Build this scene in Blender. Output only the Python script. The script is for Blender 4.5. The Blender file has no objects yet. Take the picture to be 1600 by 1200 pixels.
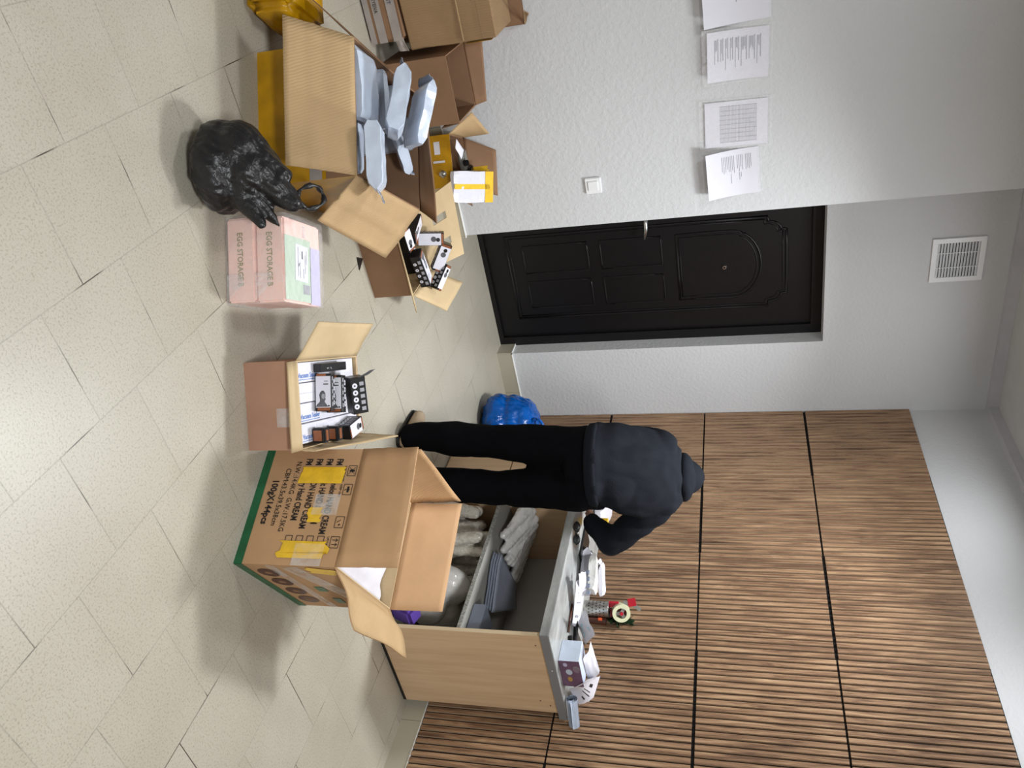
import bpy, bmesh, math, random
from mathutils import Vector, Matrix, noise
random.seed(7)
SC = bpy.context.scene
COL = SC.collection
V = Vector
# ------------------------------------------------------------------ camera
F_PX = 1241.2015
AX = V((0.1785, 0.2150, 0.9602)); AY = V((0.8268, -0.5618, -0.0279)); AZ = V((0.5335, 0.7988, -0.2780))
AZ.normalize(); AX = (AX - AX.dot(AZ) * AZ).normalized(); AY = AZ.cross(AX)
CAM = V((-3.1156, -4.2506, 1.5345))
cd = bpy.data.cameras.new('camera'); cam = bpy.data.objects.new('camera', cd); COL.objects.link(cam)
cd.sensor_width = 36; cd.lens = F_PX / 1600 * 36; cd.clip_start = .05; cd.clip_end = 50
cam.matrix_world = Matrix(((AX.x, -AY.x, -AZ.x, CAM.x), (AX.y, -AY.y, -AZ.y, CAM.y), (AX.z, -AY.z, -AZ.z, CAM.z), (0, 0, 0, 1)))
SC.camera = cam
# ------------------------------------------------------------------ world, lamps, exposure
w = bpy.data.worlds.new('world'); SC.world = w; w.use_nodes = True
w.node_tree.nodes['Background'].inputs[0].default_value = (.9, .95, 1, 1)
w.node_tree.nodes['Background'].inputs[1].default_value = .25
def area(name, loc, size, power, col=(.945, .975, 1), rot=(0, 0, 0), spread=180):
    l = bpy.data.lights.new(name, 'AREA'); l.shape = 'RECTANGLE'; l.size = size[0]; l.size_y = size[1]
    l.energy = power; l.color = col; l.spread = math.radians(spread)
    o = bpy.data.objects.new(name, l); o.location = loc; o.rotation_euler = rot; COL.objects.link(o); return o
area('ceiling_lamp', (-.65, -1.0, 2.93), (.3, .3), 7.5, spread=170)
area('ceiling_lamp.001', (-.65, -2.1, 2.93), (.3, .3), 11, spread=170)
area('ceiling_lamp.002', (-3.3, -2.0, 2.93), (.4, .4), 19, spread=170)
area('ceiling_lamp.003', (-1.0, -1.5, 2.93), (.35, .35), 33, spread=120)
area('camera_fill_lamp', (-2.9, -5.3, 2.93), (.6, .6), 118, spread=170)  # fill light added behind the camera to brighten the faces turned to it
SC.view_settings.view_transform = 'Standard'; SC.view_settings.look = 'None'
SC.view_settings.exposure = 0.14; SC.view_settings.gamma = 1; SC.view_settings.use_curve_mapping = False

# ------------------------------------------------------------------ materials
def srgb(r, g, b):
    f = lambda c: (c / 255 / 12.92) if c / 255 <= .04045 else ((c / 255 + .055) / 1.055) ** 2.4
    return (f(r), f(g), f(b), 1)
def newmat(name):
    m = bpy.data.materials.new(name); m.use_nodes = True
    return m, m.node_tree, m.node_tree.nodes['Principled BSDF']
def N(nt, t, **k):
    n = nt.nodes.new(t)
    for a, b in k.items():
        if a in n.inputs: n.inputs[a].default_value = b
        else: setattr(n, a, b)
    return n
def ramp(nt, stops):
    n = nt.nodes.new('ShaderNodeValToRGB'); cr = n.color_ramp
    while len(cr.elements) < len(stops): cr.elements.new(.5)
    for e, (p, c) in zip(cr.elements, stops): e.position = p; e.color = c
    return n
def plain(name, col, rough=.6, metal=0, bump=0, bscale=40, alpha=1, coat=0, mottled=.06, mscale=6, trans=0, ior=1.45, detail=4, spec=.5):
    m, nt, p = newmat(name)
    p.inputs['Roughness'].default_value = rough; p.inputs['Metallic'].default_value = metal
    p.inputs['Alpha'].default_value = alpha; p.inputs['Coat Weight'].default_value = coat
    p.inputs['Transmission Weight'].default_value = trans; p.inputs['IOR'].default_value = ior
    p.inputs['Specular IOR Level'].default_value = spec
    tc = N(nt, 'ShaderNodeTexCoord'); nz = N(nt, 'ShaderNodeTexNoise', Scale=mscale, Detail=detail)
    nt.links.new(tc.outputs['Object'], nz.inputs['Vector'])
    k = mottled; c = col
    r = ramp(nt, [(.3, (c[0] * (1 - k), c[1] * (1 - k), c[2] * (1 - k), 1)), (.7, (min(1, c[0] * (1 + k)), min(1, c[1] * (1 + k)), min(1, c[2] * (1 + k)), 1))])
    nt.links.new(nz.outputs['Fac'], r.inputs['Fac']); nt.links.new(r.outputs['Color'], p.inputs['Base Color'])
    if bump:
        n2 = N(nt, 'ShaderNodeTexNoise', Scale=bscale, Detail=5); nt.links.new(tc.outputs['Object'], n2.inputs['Vector'])
        b = N(nt, 'ShaderNodeBump', Strength=bump, Distance=.01); nt.links.new(n2.outputs['Fac'], b.inputs['Height']); nt.links.new(b.outputs['Normal'], p.inputs['Normal'])
    return m
def board(name, col, lines=0.0, scale=150, axis='X'):
    """corrugated board: mottled kraft with faint flute lines"""
    m, nt, p = newmat(name); p.inputs['Roughness'].default_value = .75; p.inputs['Specular IOR Level'].default_value = .25
    tc = N(nt, 'ShaderNodeTexCoord'); nz = N(nt, 'ShaderNodeTexNoise', Scale=5, Detail=6, Roughness=.6)
    nt.links.new(tc.outputs['Object'], nz.inputs['Vector'])
    c = col; r = ramp(nt, [(.25, (c[0] * .86, c[1] * .86, c[2] * .86, 1)), (.75, (c[0] * 1.1, c[1] * 1.1, c[2] * 1.1, 1))])
    nt.links.new(nz.outputs['Fac'], r.inputs['Fac']); nt.links.new(r.outputs['Color'], p.inputs['Base Color'])
    wv = N(nt, 'ShaderNodeTexWave', Scale=scale / 6.28, Distortion=2.2, Detail=2); wv.bands_direction = axis
    nt.links.new(tc.outputs['Object'], wv.inputs['Vector'])
    b = N(nt, 'ShaderNodeBump', Strength=lines, Distance=.002); nt.links.new(wv.outputs['Fac'], b.inputs['Height'])
    b2 = N(nt, 'ShaderNodeBump', Strength=.25, Distance=.004); nt.links.new(nz.outputs['Fac'], b2.inputs['Height']); nt.links.new(b.outputs['Normal'], b2.inputs['Normal'])
    nt.links.new(b2.outputs['Normal'], p.inputs['Normal'])
    return m
def wall_mat():
    m, nt, p = newmat('rough grey wall paint'); p.inputs['Roughness'].default_value = .8
    tc = N(nt, 'ShaderNodeTexCoord'); n1 = N(nt, 'ShaderNodeTexNoise', Scale=52, Detail=3, Roughness=.5); n2 = N(nt, 'ShaderNodeTexNoise', Scale=1.2, Detail=3)
    nt.links.new(tc.outputs['Object'], n1.inputs['Vector']); nt.links.new(tc.outputs['Object'], n2.inputs['Vector'])
    r = ramp(nt, [(.3, srgb(203, 204, 206)), (.7, srgb(210, 211, 213))]); nt.links.new(n2.outputs['Fac'], r.inputs['Fac']); nt.links.new(r.outputs['Color'], p.inputs['Base Color'])
    r2 = ramp(nt, [(.42, (0, 0, 0, 1)), (.62, (1, 1, 1, 1))]); nt.links.new(n1.outputs['Fac'], r2.inputs['Fac'])
    b = N(nt, 'ShaderNodeBump', Strength=.2, Distance=.004); nt.links.new(r2.outputs['Color'], b.inputs['Height']); nt.links.new(b.outputs['Normal'], p.inputs['Normal'])
    return m
def tile_mat():
    m, nt, p = newmat('beige stone floor tile'); p.inputs['Roughness'].default_value = .34
    tc = N(nt, 'ShaderNodeTexCoord'); mp = N(nt, 'ShaderNodeMapping'); mp.inputs['Rotation'].default_value = (0, 0, math.radians(90))
    mp.inputs['Location'].default_value = (2.757 + .0, 2.77, 0)
    nt.links.new(tc.outputs['Object'], mp.inputs['Vector'])
    br = N(nt, 'ShaderNodeTexBrick', Scale=1.0); br.offset = .5; br.squash = 1
    br.inputs['Mortar Size'].default_value = .0016; br.inputs['Mortar Smooth'].default_value = .15
    br.inputs['Brick Width'].default_value = .3; br.inputs['Row Height'].default_value = .3
    br.inputs['Color1'].default_value = srgb(174, 168, 153); br.inputs['Color2'].default_value = srgb(178, 172, 158); br.inputs['Mortar'].default_value = srgb(138, 132, 120)
    nt.links.new(mp.outputs['Vector'], br.inputs['Vector'])
    # darker, dirt-filled stretches of joint
    nj = N(nt, 'ShaderNodeTexNoise', Scale=4.5, Detail=1); nt.links.new(tc.outputs['Object'], nj.inputs['Vector'])
    rj = ramp(nt, [(.56, srgb(160, 155, 142)), (.66, srgb(70, 64, 55))]); nt.links.new(nj.outputs['Fac'], rj.inputs['Fac']); nt.links.new(rj.outputs['Color'], br.inputs['Mortar'])
    sp = N(nt, 'ShaderNodeTexNoise', Scale=170, Detail=2, Roughness=.7); nt.links.new(tc.outputs['Object'], sp.inputs['Vector'])
    rs = ramp(nt, [(.36, (.68, .66, .62, 1)), (.47, (1, 1, 1, 1)), (.6, (1, 1, 1, 1)), (.72, (1.12, 1.12, 1.12, 1))]); nt.links.new(sp.outputs['Fac'], rs.inputs['Fac'])
    mx = N(nt, 'ShaderNodeMix', data_type='RGBA', blend_type='MULTIPLY'); mx.inputs[0].default_value = .75
    nt.links.new(br.outputs['Color'], mx.inputs[6]); nt.links.new(rs.outputs['Color'], mx.inputs[7])
    dn = N(nt, 'ShaderNodeTexNoise', Scale=2.3, Detail=7, Roughness=.65); nt.links.new(tc.outputs['Object'], dn.inputs['Vector'])
    rd = ramp(nt, [(.3, (.9, .89, .87, 1)), (.6, (1, 1, 1, 1))]); nt.links.new(dn.outputs['Fac'], rd.inputs['Fac'])
    m2 = N(nt, 'ShaderNodeMix', data_type='RGBA', blend_type='MULTIPLY'); m2.inputs[0].default_value = 1
    nt.links.new(mx.outputs[2], m2.inputs[6]); nt.links.new(rd.outputs['Color'], m2.inputs[7])
    # a few scuffs of their own shape
    sc = N(nt, 'ShaderNodeTexNoise', Scale=9, Detail=8, Roughness=.8); nt.links.new(tc.outputs['Object'], sc.inputs['Vector'])
    rc = ramp(nt, [(.70, (1, 1, 1, 1)), (.74, (.62, .58, .52, 1))]); nt.links.new(sc.outputs['Fac'], rc.inputs['Fac'])
    m3 = N(nt, 'ShaderNodeMix', data_type='RGBA', blend_type='MULTIPLY'); m3.inputs[0].default_value = 1
    nt.links.new(m2.outputs[2], m3.inputs[6]); nt.links.new(rc.outputs['Color'], m3.inputs[7])
    nt.links.new(m3.outputs[2], p.inputs['Base Color'])
    b = N(nt, 'ShaderNodeBump', Strength=.35, Distance=.002); b.invert = True; nt.links.new(br.outputs['Fac'], b.inputs['Height'])
    b2 = N(nt, 'ShaderNodeBump', Strength=.12, Distance=.002); nt.links.new(sp.outputs['Fac'], b2.inputs['Height']); nt.links.new(b.outputs['Normal'], b2.inputs['Normal'])
    nt.links.new(b2.outputs['Normal'], p.inputs['Normal'])
    return m
def slat_mat():
    m, nt, p = newmat('walnut slat wood'); p.inputs['Roughness'].default_value = .5; p.inputs['Specular IOR Level'].default_value = .35
    tc = N(nt, 'ShaderNodeTexCoord'); mp = N(nt, 'ShaderNodeMapping'); mp.inputs['Scale'].default_value = (34, 34, 2.2)
    nt.links.new(tc.outputs['Object'], mp.inputs['Vector'])
    n1 = N(nt, 'ShaderNodeTexNoise', Scale=1.6, Detail=8, Roughness=.68, Distortion=.7); nt.links.new(mp.outputs['Vector'], n1.inputs['Vector'])
    n2 = N(nt, 'ShaderNodeTexNoise', Scale=3.2, Detail=2); nt.links.new(tc.outputs['Object'], n2.inputs['Vector'])
    r = ramp(nt, [(.30, srgb(58, 41, 33)), (.45, srgb(112, 84, 64)), (.56, srgb(150, 118, 90)), (.78, srgb(200, 167, 132))])
    ad = N(nt, 'ShaderNodeMath', operation='MULTIPLY_ADD'); ad.inputs[1].default_value = .16
    nt.links.new(n2.outputs['Fac'], ad.inputs[0]); 
    ml = N(nt, 'ShaderNodeMath', operation='MULTIPLY'); ml.inputs[1].default_value = .9; nt.links.new(n1.outputs['Fac'], ml.inputs[0]); nt.links.new(ml.outputs[0], ad.inputs[2])
    nt.links.new(ad.outputs[0], r.inputs['Fac']); nt.links.new(r.outputs['Color'], p.inputs['Base Color'])
    b = N(nt, 'ShaderNodeBump', Strength=.3, Distance=.002); nt.links.new(n1.outputs['Fac'], b.inputs['Height']); nt.links.new(b.outputs['Normal'], p.inputs['Normal'])
    return m
def wood_mat(name, c1, c2, c3, axis_scale=(24, 24, 1.5), rough=.45):
    m, nt, p = newmat(name); p.inputs['Roughness'].default_value = rough
    tc = N(nt, 'ShaderNodeTexCoord'); mp = N(nt, 'ShaderNodeMapping'); mp.inputs['Scale'].default_value = axis_scale
    nt.links.new(tc.outputs['Object'], mp.inputs['Vector'])
    n1 = N(nt, 'ShaderNodeTexNoise', Scale=1.2, Detail=6, Roughness=.6, Distortion=.4); nt.links.new(mp.outputs['Vector'], n1.inputs['Vector'])
    r = ramp(nt, [(.3, c1), (.5, c2), (.72, c3)]); nt.links.new(n1.outputs['Fac'], r.inputs['Fac']); nt.links.new(r.outputs['Color'], p.inputs['Base Color'])
    return m
def concrete_mat():
    m, nt, p = newmat('grey concrete laminate'); p.inputs['Roughness'].default_value = .3
    tc = N(nt, 'ShaderNodeTexCoord'); mp = N(nt, 'ShaderNodeMapping'); mp.inputs['Scale'].default_value = (1, .35, 1)
    nt.links.new(tc.outputs['Object'], mp.inputs['Vector'])
    n1 = N(nt, 'ShaderNodeTexNoise', Scale=14, Detail=8, Roughness=.65); nt.links.new(mp.outputs['Vector'], n1.inputs['Vector'])
    r = ramp(nt, [(.3, srgb(128, 130, 130)), (.7, srgb(186, 187, 184))]); nt.links.new(n1.outputs['Fac'], r.inputs['Fac']); nt.links.new(r.outputs['Color'], p.inputs['Base Color'])
    return m
def film_mat(name, col, alpha=.35, rough=.18):
    m, nt, p = newmat(name)
    p.inputs['Base Color'].default_value = col; p.inputs['Roughness'].default_value = rough; p.inputs['Alpha'].default_value = alpha
    tc = N(nt, 'ShaderNodeTexCoord'); n1 = N(nt, 'ShaderNodeTexNoise', Scale=22, Detail=5, Distortion=1.2); nt.links.new(tc.outputs['Object'], n1.inputs['Vector'])
    r = ramp(nt, [(.35, (alpha * .5,) * 3 + (1,)), (.7, (min(1, alpha * 1.7),) * 3 + (1,))]); nt.links.new(n1.outputs['Fac'], r.inputs['Fac']); nt.links.new(r.outputs['Color'], p.inputs['Alpha'])
    b = N(nt, 'ShaderNodeBump', Strength=.6, Distance=.006); nt.links.new(n1.outputs['Fac'], b.inputs['Height']); nt.links.new(b.outputs['Normal'], p.inputs['Normal'])
    return m

M = {}
M['wall'] = wall_mat(); M['tile'] = tile_mat(); M['slat'] = slat_mat()
M['slat_lit_side'] = plain('pale lit slat side', srgb(176, 148, 120), .5)  # paler than the slats: light caught on their sides, put into the colour
M['slat_back'] = plain('black felt backing', srgb(22, 20, 19), .95)
M['ceil'] = plain('ceiling paint', srgb(196, 196, 194), .9); M['cornice'] = plain('white cornice', srgb(196, 195, 200), .7)
M['skirt'] = plain('beige skirting tile', srgb(178, 172, 154), .35, mottled=.05, mscale=3); M['caulk'] = plain('white sealant', srgb(232, 232, 228), .6)
M['grout'] = plain('grout', srgb(120, 115, 104), .9)
M['door'] = plain('black leatherette door steel', srgb(8, 7, 10), .42, bump=.05, bscale=200, mottled=.1)
M['white'] = plain('white plastic', srgb(238, 239, 241), .35, mottled=.01); M['grille_dark'] = plain('dark duct', srgb(50, 50, 50), .9)
M['chrome'] = plain('brushed chrome', srgb(200, 200, 200), .25, metal=1)
M['paper'] = plain('white paper', srgb(222, 221, 230), .7, mottled=.02); M['ink'] = plain('grey print', srgb(150, 150, 158), .8); M['blackink'] = plain('black print', srgb(34, 30, 30), .8)
M['tape_clear'] = film_mat('clear tape', (.9, .92, .92, 1), .15, .12)
M['film'] = film_mat('clear plastic film', (.93, .92, .93, 1), .16, .12)
M['oak'] = wood_mat('light oak laminate', srgb(200, 166, 130), srgb(210, 178, 142), srgb(220, 190, 154))
M['oak_dark'] = wood_mat('oak laminate edge', srgb(205, 182, 148), srgb(214, 192, 158), srgb(222, 202, 170))
M['concrete'] = concrete_mat(); M['greyboard'] = plain('grey laminate', srgb(150, 148, 142), .6); M['greyedge'] = plain('chipped grey edge', srgb(150, 150, 145), .8, mottled=.5, mscale=120)
M['whiteboard'] = plain('white hardboard', srgb(196, 192, 186), .6)
M['k_red'] = board('reddish kraft board', srgb(174, 134, 110)); M['k_in'] = board('pale kraft liner', srgb(196, 172, 134), .12, 900)
M['k_tan'] = board('tan kraft board', srgb(184, 146, 108), .05, 300); M['k_tan2'] = board('tan kraft liner', srgb(196, 158, 116), .6, 230, 'Y')
M['k_flap'] = board('golden kraft flap', srgb(186, 156, 116), .28, 230, 'X'); M['k_dark'] = board('brown kraft board', srgb(140, 108, 82)); M['k_old'] = board('worn kraft board', srgb(150, 122, 90), .3, 200, 'X')
M['yellow'] = plain('yellow packing tape', srgb(190, 140, 12), .3, bump=.25, bscale=14, mottled=.25, mscale=9)
M['ytape'] = plain('bright yellow tape', srgb(228, 184, 44), .35, bump=.2, bscale=60, mottled=.12, mscale=25)
M['gtape'] = plain('green packing tape', srgb(28, 92, 56), .35, bump=.2, bscale=60, mottled=.2, mscale=20)
M['pink'] = plain('pink card', srgb(246, 206, 194), .5, mottled=.05); M['mint'] = plain('mint card', srgb(186, 205, 184), .5); M['lav'] = plain('lavender card', srgb(196, 190, 220), .5)
M['olive'] = plain('olive print', srgb(150, 142, 96), .6)
M['mailer'] = plain('blue grey mailer film', srgb(196, 206, 222), .3, bump=.35, bscale=16, mottled=.08, mscale=12, coat=.2)
M['mailer_d'] = plain('grey mailer inner film', srgb(126, 134, 150), .35, bump=.2, bscale=16, mottled=.08)
M['plasticwhite'] = plain('cloudy polythene', srgb(236, 234, 230), .22, bump=.7, bscale=26, mottled=.08, mscale=14, trans=.0, coat=.5)
M['bubble'] = plain('bubble wrap', srgb(224, 218, 206), .10, bump=1.0, bscale=70, mottled=.15, mscale=20, trans=.0, coat=1)
M['blackbag'] = plain('thin black polythene', srgb(24, 22, 23), .36, bump=1.0, bscale=22, mottled=.3, mscale=8, detail=8)
M['bluebag'] = plain('blue polythene', srgb(0, 84, 168), .22, bump=.8, bscale=22, mottled=.35, mscale=9, detail=6)
M['blk'] = plain('black gloss card', srgb(24, 23, 24), .35, mottled=.1); M['copper'] = plain('copper print', srgb(150, 92, 60), .3, metal=.3); M['wht'] = plain('white gloss card', srgb(214, 213, 222), .35, mottled=.03, mscale=30)
M['portrait'] = plain('grey portrait print', srgb(84, 84, 88), .5, mottled=.4, mscale=60); M['skinprint'] = plain('light portrait print', srgb(150, 150, 156), .5)
M['bluetext'] = plain('blue print', srgb(88, 124, 190), .6)
M['jacket'] = plain('charcoal jersey', srgb(20, 23, 29), .9, bump=.15, bscale=150, mottled=.1, spec=.15); M['trouser'] = plain('black cotton', srgb(8, 8, 12), .95, mottled=.1, spec=.1)
M['skin'] = plain('skin', srgb(196, 150, 128), .5); M['hair'] = plain('dark hair', srgb(36, 28, 24), .6); M['shoe'] = plain('beige suede', srgb(168, 148, 124), .8)
M['red'] = plain('red plastic', srgb(176, 18, 40), .35); M['steel'] = plain('stainless steel', srgb(176, 174, 168), .28, metal=.9); M['cream'] = plain('cream tape roll', srgb(214, 214, 178), .35)
M['leaf'] = plain('dark green leaf', srgb(36, 66, 42), .45, mottled=.3, mscale=30); M['purple'] = plain('violet plastic', srgb(82, 58, 140), .45); M['green'] = plain('lime green card', srgb(140, 176, 80), .5)
M['mauve'] = plain('mauve printed card', srgb(112, 84, 108), .4, mottled=.2, mscale=30); M['cyan'] = plain('pale cyan print', srgb(170, 216, 228), .6); M['rubber'] = plain('black plastic', srgb(18, 18, 20), .3)
M['gold'] = plain('ochre print', srgb(190, 150, 80), .4); M['orange'] = plain('orange plastic', srgb(220, 90, 50), .35); M['brown'] = plain('brown plastic', srgb(82, 44, 30), .4)
M['greytape'] = plain('grey printed tape', srgb(160, 152, 146), .35, bump=.2, bscale=40, mottled=.12, mscale=14); M['grip'] = plain('grey cup plastic', srgb(120, 118, 112), .5)

# ------------------------------------------------------------------ builders
def tag(o, label=None, cat=None, group=None, kind=None):
    if label: o['label'] = label
    if cat: o['category'] = cat
    if group: o['group'] = group
    if kind: o['kind'] = kind
    return o
def empty(name, loc, label, cat, group=None):
    o = bpy.data.objects.new(name, None); COL.objects.link(o); o.location = loc; o.empty_display_size = .05
    return tag(o, label, cat, group)
def link(name, me, parent=None):
    o = bpy.data.objects.new(name, me); COL.objects.link(o)
    if parent is not None:
        o.parent = parent; L = V((0, 0, 0)); p = parent
        while p is not None: L = L + p.location; p = p.parent
        for v in me.vertices: v.co -= L
    return o
def mk(name, bm, mats, parent=None, smooth=False):
    me = bpy.data.meshes.new(name); bmesh.ops.recalc_face_normals(bm, faces=bm.faces) if smooth == 'fix' else None
    bm.to_mesh(me); bm.free()
    for m in (mats if isinstance(mats, (list, tuple)) else [mats]): me.materials.append(m)
    if smooth:
        for p in me.polygons: p.use_smooth = True
    return link(name, me, parent)
def abox(bm, lo, hi, mi=0, bev=0):
    x0, y0, z0 = lo; x1, y1, z1 = hi
    vs = [bm.verts.new(c) for c in ((x0, y0, z0), (x1, y0, z0), (x1, y1, z0), (x0, y1, z0), (x0, y0, z1), (x1, y0, z1), (x1, y1, z1), (x0, y1, z1))]
    fs = [bm.faces.new([vs[i] for i in f]) for f in ((0, 3, 2, 1), (4, 5, 6, 7), (0, 1, 5, 4), (1, 2, 6, 5), (2, 3, 7, 6), (3, 0, 4, 7))]
    for f in fs: f.material_index = mi
    return fs
def frame_box(bm, o, ux, uy, uz, sx, sy, sz, mi=0):
    """box from corner o along unit axes"""
    o = V(o); a = V(ux).normalized() * sx; b = V(uy).normalized() * sy; c = V(uz).normalized() * sz
    vs = [bm.verts.new(o + p) for p in (V((0, 0, 0)), a, a + b, b, c, a + c, a + b + c, b + c)]
    fl = [(0, 3, 2, 1), (4, 5, 6, 7), (0, 1, 5, 4), (1, 2, 6, 5), (2, 3, 7, 6), (3, 0, 4, 7)]
    flip = a.cross(b).dot(c) < 0
    fs = []
    for f in fl:
        g = [vs[i] for i in (reversed(f) if flip else f)]; q = bm.faces.new(g); q.material_index = mi; fs.append(q)
    return fs
def boxobj(name, lo, hi, mat, parent=None, bev=0):
    bm = bmesh.new(); abox(bm, lo, hi)
    if bev: bmesh.ops.bevel(bm, geom=bm.edges[:], offset=bev, segments=2, affect='EDGES')
    return mk(name, bm, mat, parent)
def plate(name, pts, mat_front, mat_back=None, t=.004, parent=None, wav=.004, n=8, seed=0, crease=None, sag=0, smooth=True):
    """a sheet of board: hinge pts[0]-pts[1], outer edge pts[3]-pts[2]; front = side of (p1-p0)x(p3-p0)"""
    a, b, c, d = [V(p) for p in pts]; nrm = (b - a).cross(d - a).normalized()
    bm = bmesh.new(); G = {}
    for s in (0, 1):
        for i in range(n + 1):
            for j in range(n + 1):
                u = i / n; v = j / n
                p = (a.lerp(b, u)).lerp(d.lerp(c, u), v)
                k = noise.noise(V((u * 2.3 + seed, v * 2.3, seed * 1.7))) * wav * min(1, v * 3)
                if crease and abs(v - crease) < .5 / n + 1e-6: k += wav * .8
                k -= sag * math.sin(math.pi * v)
                p = p + nrm * (k + (t / 2 if s == 0 else -t / 2))
                G[s, i, j] = bm.verts.new(p)
    for i in range(n):
        for j in range(n):
            f = bm.faces.new((G[0, i, j], G[0, i + 1, j], G[0, i + 1, j + 1], G[0, i, j + 1])); f.material_index = 0; f.smooth = smooth
            f = bm.faces.new((G[1, i, j], G[1, i, j + 1], G[1, i + 1, j + 1], G[1, i + 1, j])); f.material_index = 1; f.smooth = smooth
    for i in range(n):
        f = bm.faces.new((G[0, i, 0], G[1, i, 0], G[1, i + 1, 0], G[0, i + 1, 0])); f.material_index = 1
        f = bm.faces.new((G[0, i + 1, n], G[1, i + 1, n], G[1, i, n], G[0, i, n])); f.material_index = 0
        f = bm.faces.new((G[0, 0, i + 1], G[1, 0, i + 1], G[1, 0, i], G[0, 0, i])); f.material_index = 0
        f = bm.faces.new((G[0, n, i], G[1, n, i], G[1, n, i + 1], G[0, n, i + 1])); f.material_index = 0
    return mk(name, bm, [mat_front, mat_back or mat_front], parent)
def carton(name, label, A, B, dep, h, mo, mi, group=None, t=.005, skip=(), parts='carton_body', z0=0, cat='cardboard box'):
    """open-top box. A->B front bottom edge; depth goes to the left of A->B (away). returns root + rim corners [A,B,C,D] (front-left, front-right, back-right, back-left)"""
    A = V((A[0], A[1], z0)); B = V((B[0], B[1], z0)); u = (B - A).normalized(); wd = (B - A).length; v = V((-u.y, u.x, 0)); zz = V((0, 0, 1))
    root = empty(name, (A + B) / 2 + v * dep / 2, label, cat, group)
    bm = bmesh.new()
    frame_box(bm, A, u, v, zz, wd, dep, t)
    if 'f' not in skip: frame_box(bm, A + zz * t, u, v, zz, wd, t, h - t)
    frame_box(bm, A + v * (dep - t) + zz * t, u, v, zz, wd, t, h - t)
    frame_box(bm, A + v * t + zz * t, u, v, zz, t, dep - 2 * t, h - t)
    frame_box(bm, A + u * (wd - t) + v * t + zz * t, u, v, zz, t, dep - 2 * t, h - t)
    cen = (A + B) / 2 + v * dep / 2
    for f in bm.faces:
        c = f.calc_center_median(); d = c - cen; l = V((d.dot(u), d.dot(v)))
        out = abs(abs(l.x) - wd / 2) < .0012 or abs(abs(l.y) - dep / 2) < .0012 or c.z < z0 + .001
        f.material_index = 0 if out else 1
    mk(parts, bm, [mo, mi], root)
    Z = zz * h
    return root, [A + Z, B + Z, B + v * dep + Z, A + v * dep + Z], u, v
def sheet(name, pts_fn, nu, nv, mat, parent=None, t=0, smooth=True):
    bm = bmesh.new(); g = [[bm.verts.new(pts_fn(i / nu, j / nv)) for j in range(nv + 1)] for i in range(nu + 1)]
    for i in range(nu):
        for j in range(nv):
            f = bm.faces.new((g[i][j], g[i + 1][j], g[i + 1][j + 1], g[i][j + 1])); f.smooth = smooth
    if t:
        r = bmesh.ops.extrude_face_region(bm, geom=bm.faces[:]); bm.normal_update()
        vs = [e for e in r['geom'] if isinstance(e, bmesh.types.BMVert)]
        nm = {v: v.normal.copy() for v in vs}
        for v in vs: v.co -= nm[v] * t
        bmesh.ops.recalc_face_normals(bm, faces=bm.faces[:])
    return mk(name, bm, mat, parent)
def text(name, s, o, r, u, size, mat, parent, bold=0, sx=1, lift=.0008, align='LEFT', extr=.0002):
    """flat lettering at o, reading along r with letter tops towards u"""
    cu = bpy.data.curves.new(name, 'FONT'); cu.body = s; cu.size = size; cu.offset = bold; cu.extrude = extr; cu.align_x = align; cu.resolution_u = 2
    ob = bpy.data.objects.new(name, cu); COL.objects.link(ob); bpy.context.view_layer.update()
    me = bpy.data.meshes.new_from_object(ob.evaluated_get(bpy.context.evaluated_depsgraph_get())); bpy.data.objects.remove(ob)
    R = V(r).normalized(); U = (V(u) - V(u).dot(R) * R).normalized(); W = R.cross(U); O = V(o) + W * lift
    for v in me.vertices: v.co = O + R * v.co.x * sx + U * v.co.y + W * v.co.z
    me.materials.clear(); me.materials.append(mat)
    return link(name, me, parent)
def decal(name, o, r, u, w_, h_, mat, parent, t=.0006, lift=.0004, seg=1, jag=0, seed=0):
    R = V(r).normalized(); U = (V(u) - V(u).dot(R) * R).normalized(); W = R.cross(U); O = V(o) + W * lift
    bm = bmesh.new()
    if not jag:
        frame_box(bm, O, R, U, W, w_, h_, t)
    else:
        rnd = random.Random(seed); n = 7; top = [O + R * (w_ * i / n + (rnd.uniform(-jag, jag) if 0 < i < n else 0)) + U * (h_ + rnd.uniform(-jag, jag)) for i in range(n + 1)]
        bot = [O + R * (w_ * i / n) + U * rnd.uniform(-jag, jag) for i in range(n + 1)]
        for k in range(n):
            q = [bot[k], bot[k + 1], top[k + 1], top[k]]; vs = [bm.verts.new(p + W * t) for p in q]; bm.faces.new(vs)
    return mk(name, bm, mat, parent)
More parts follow.
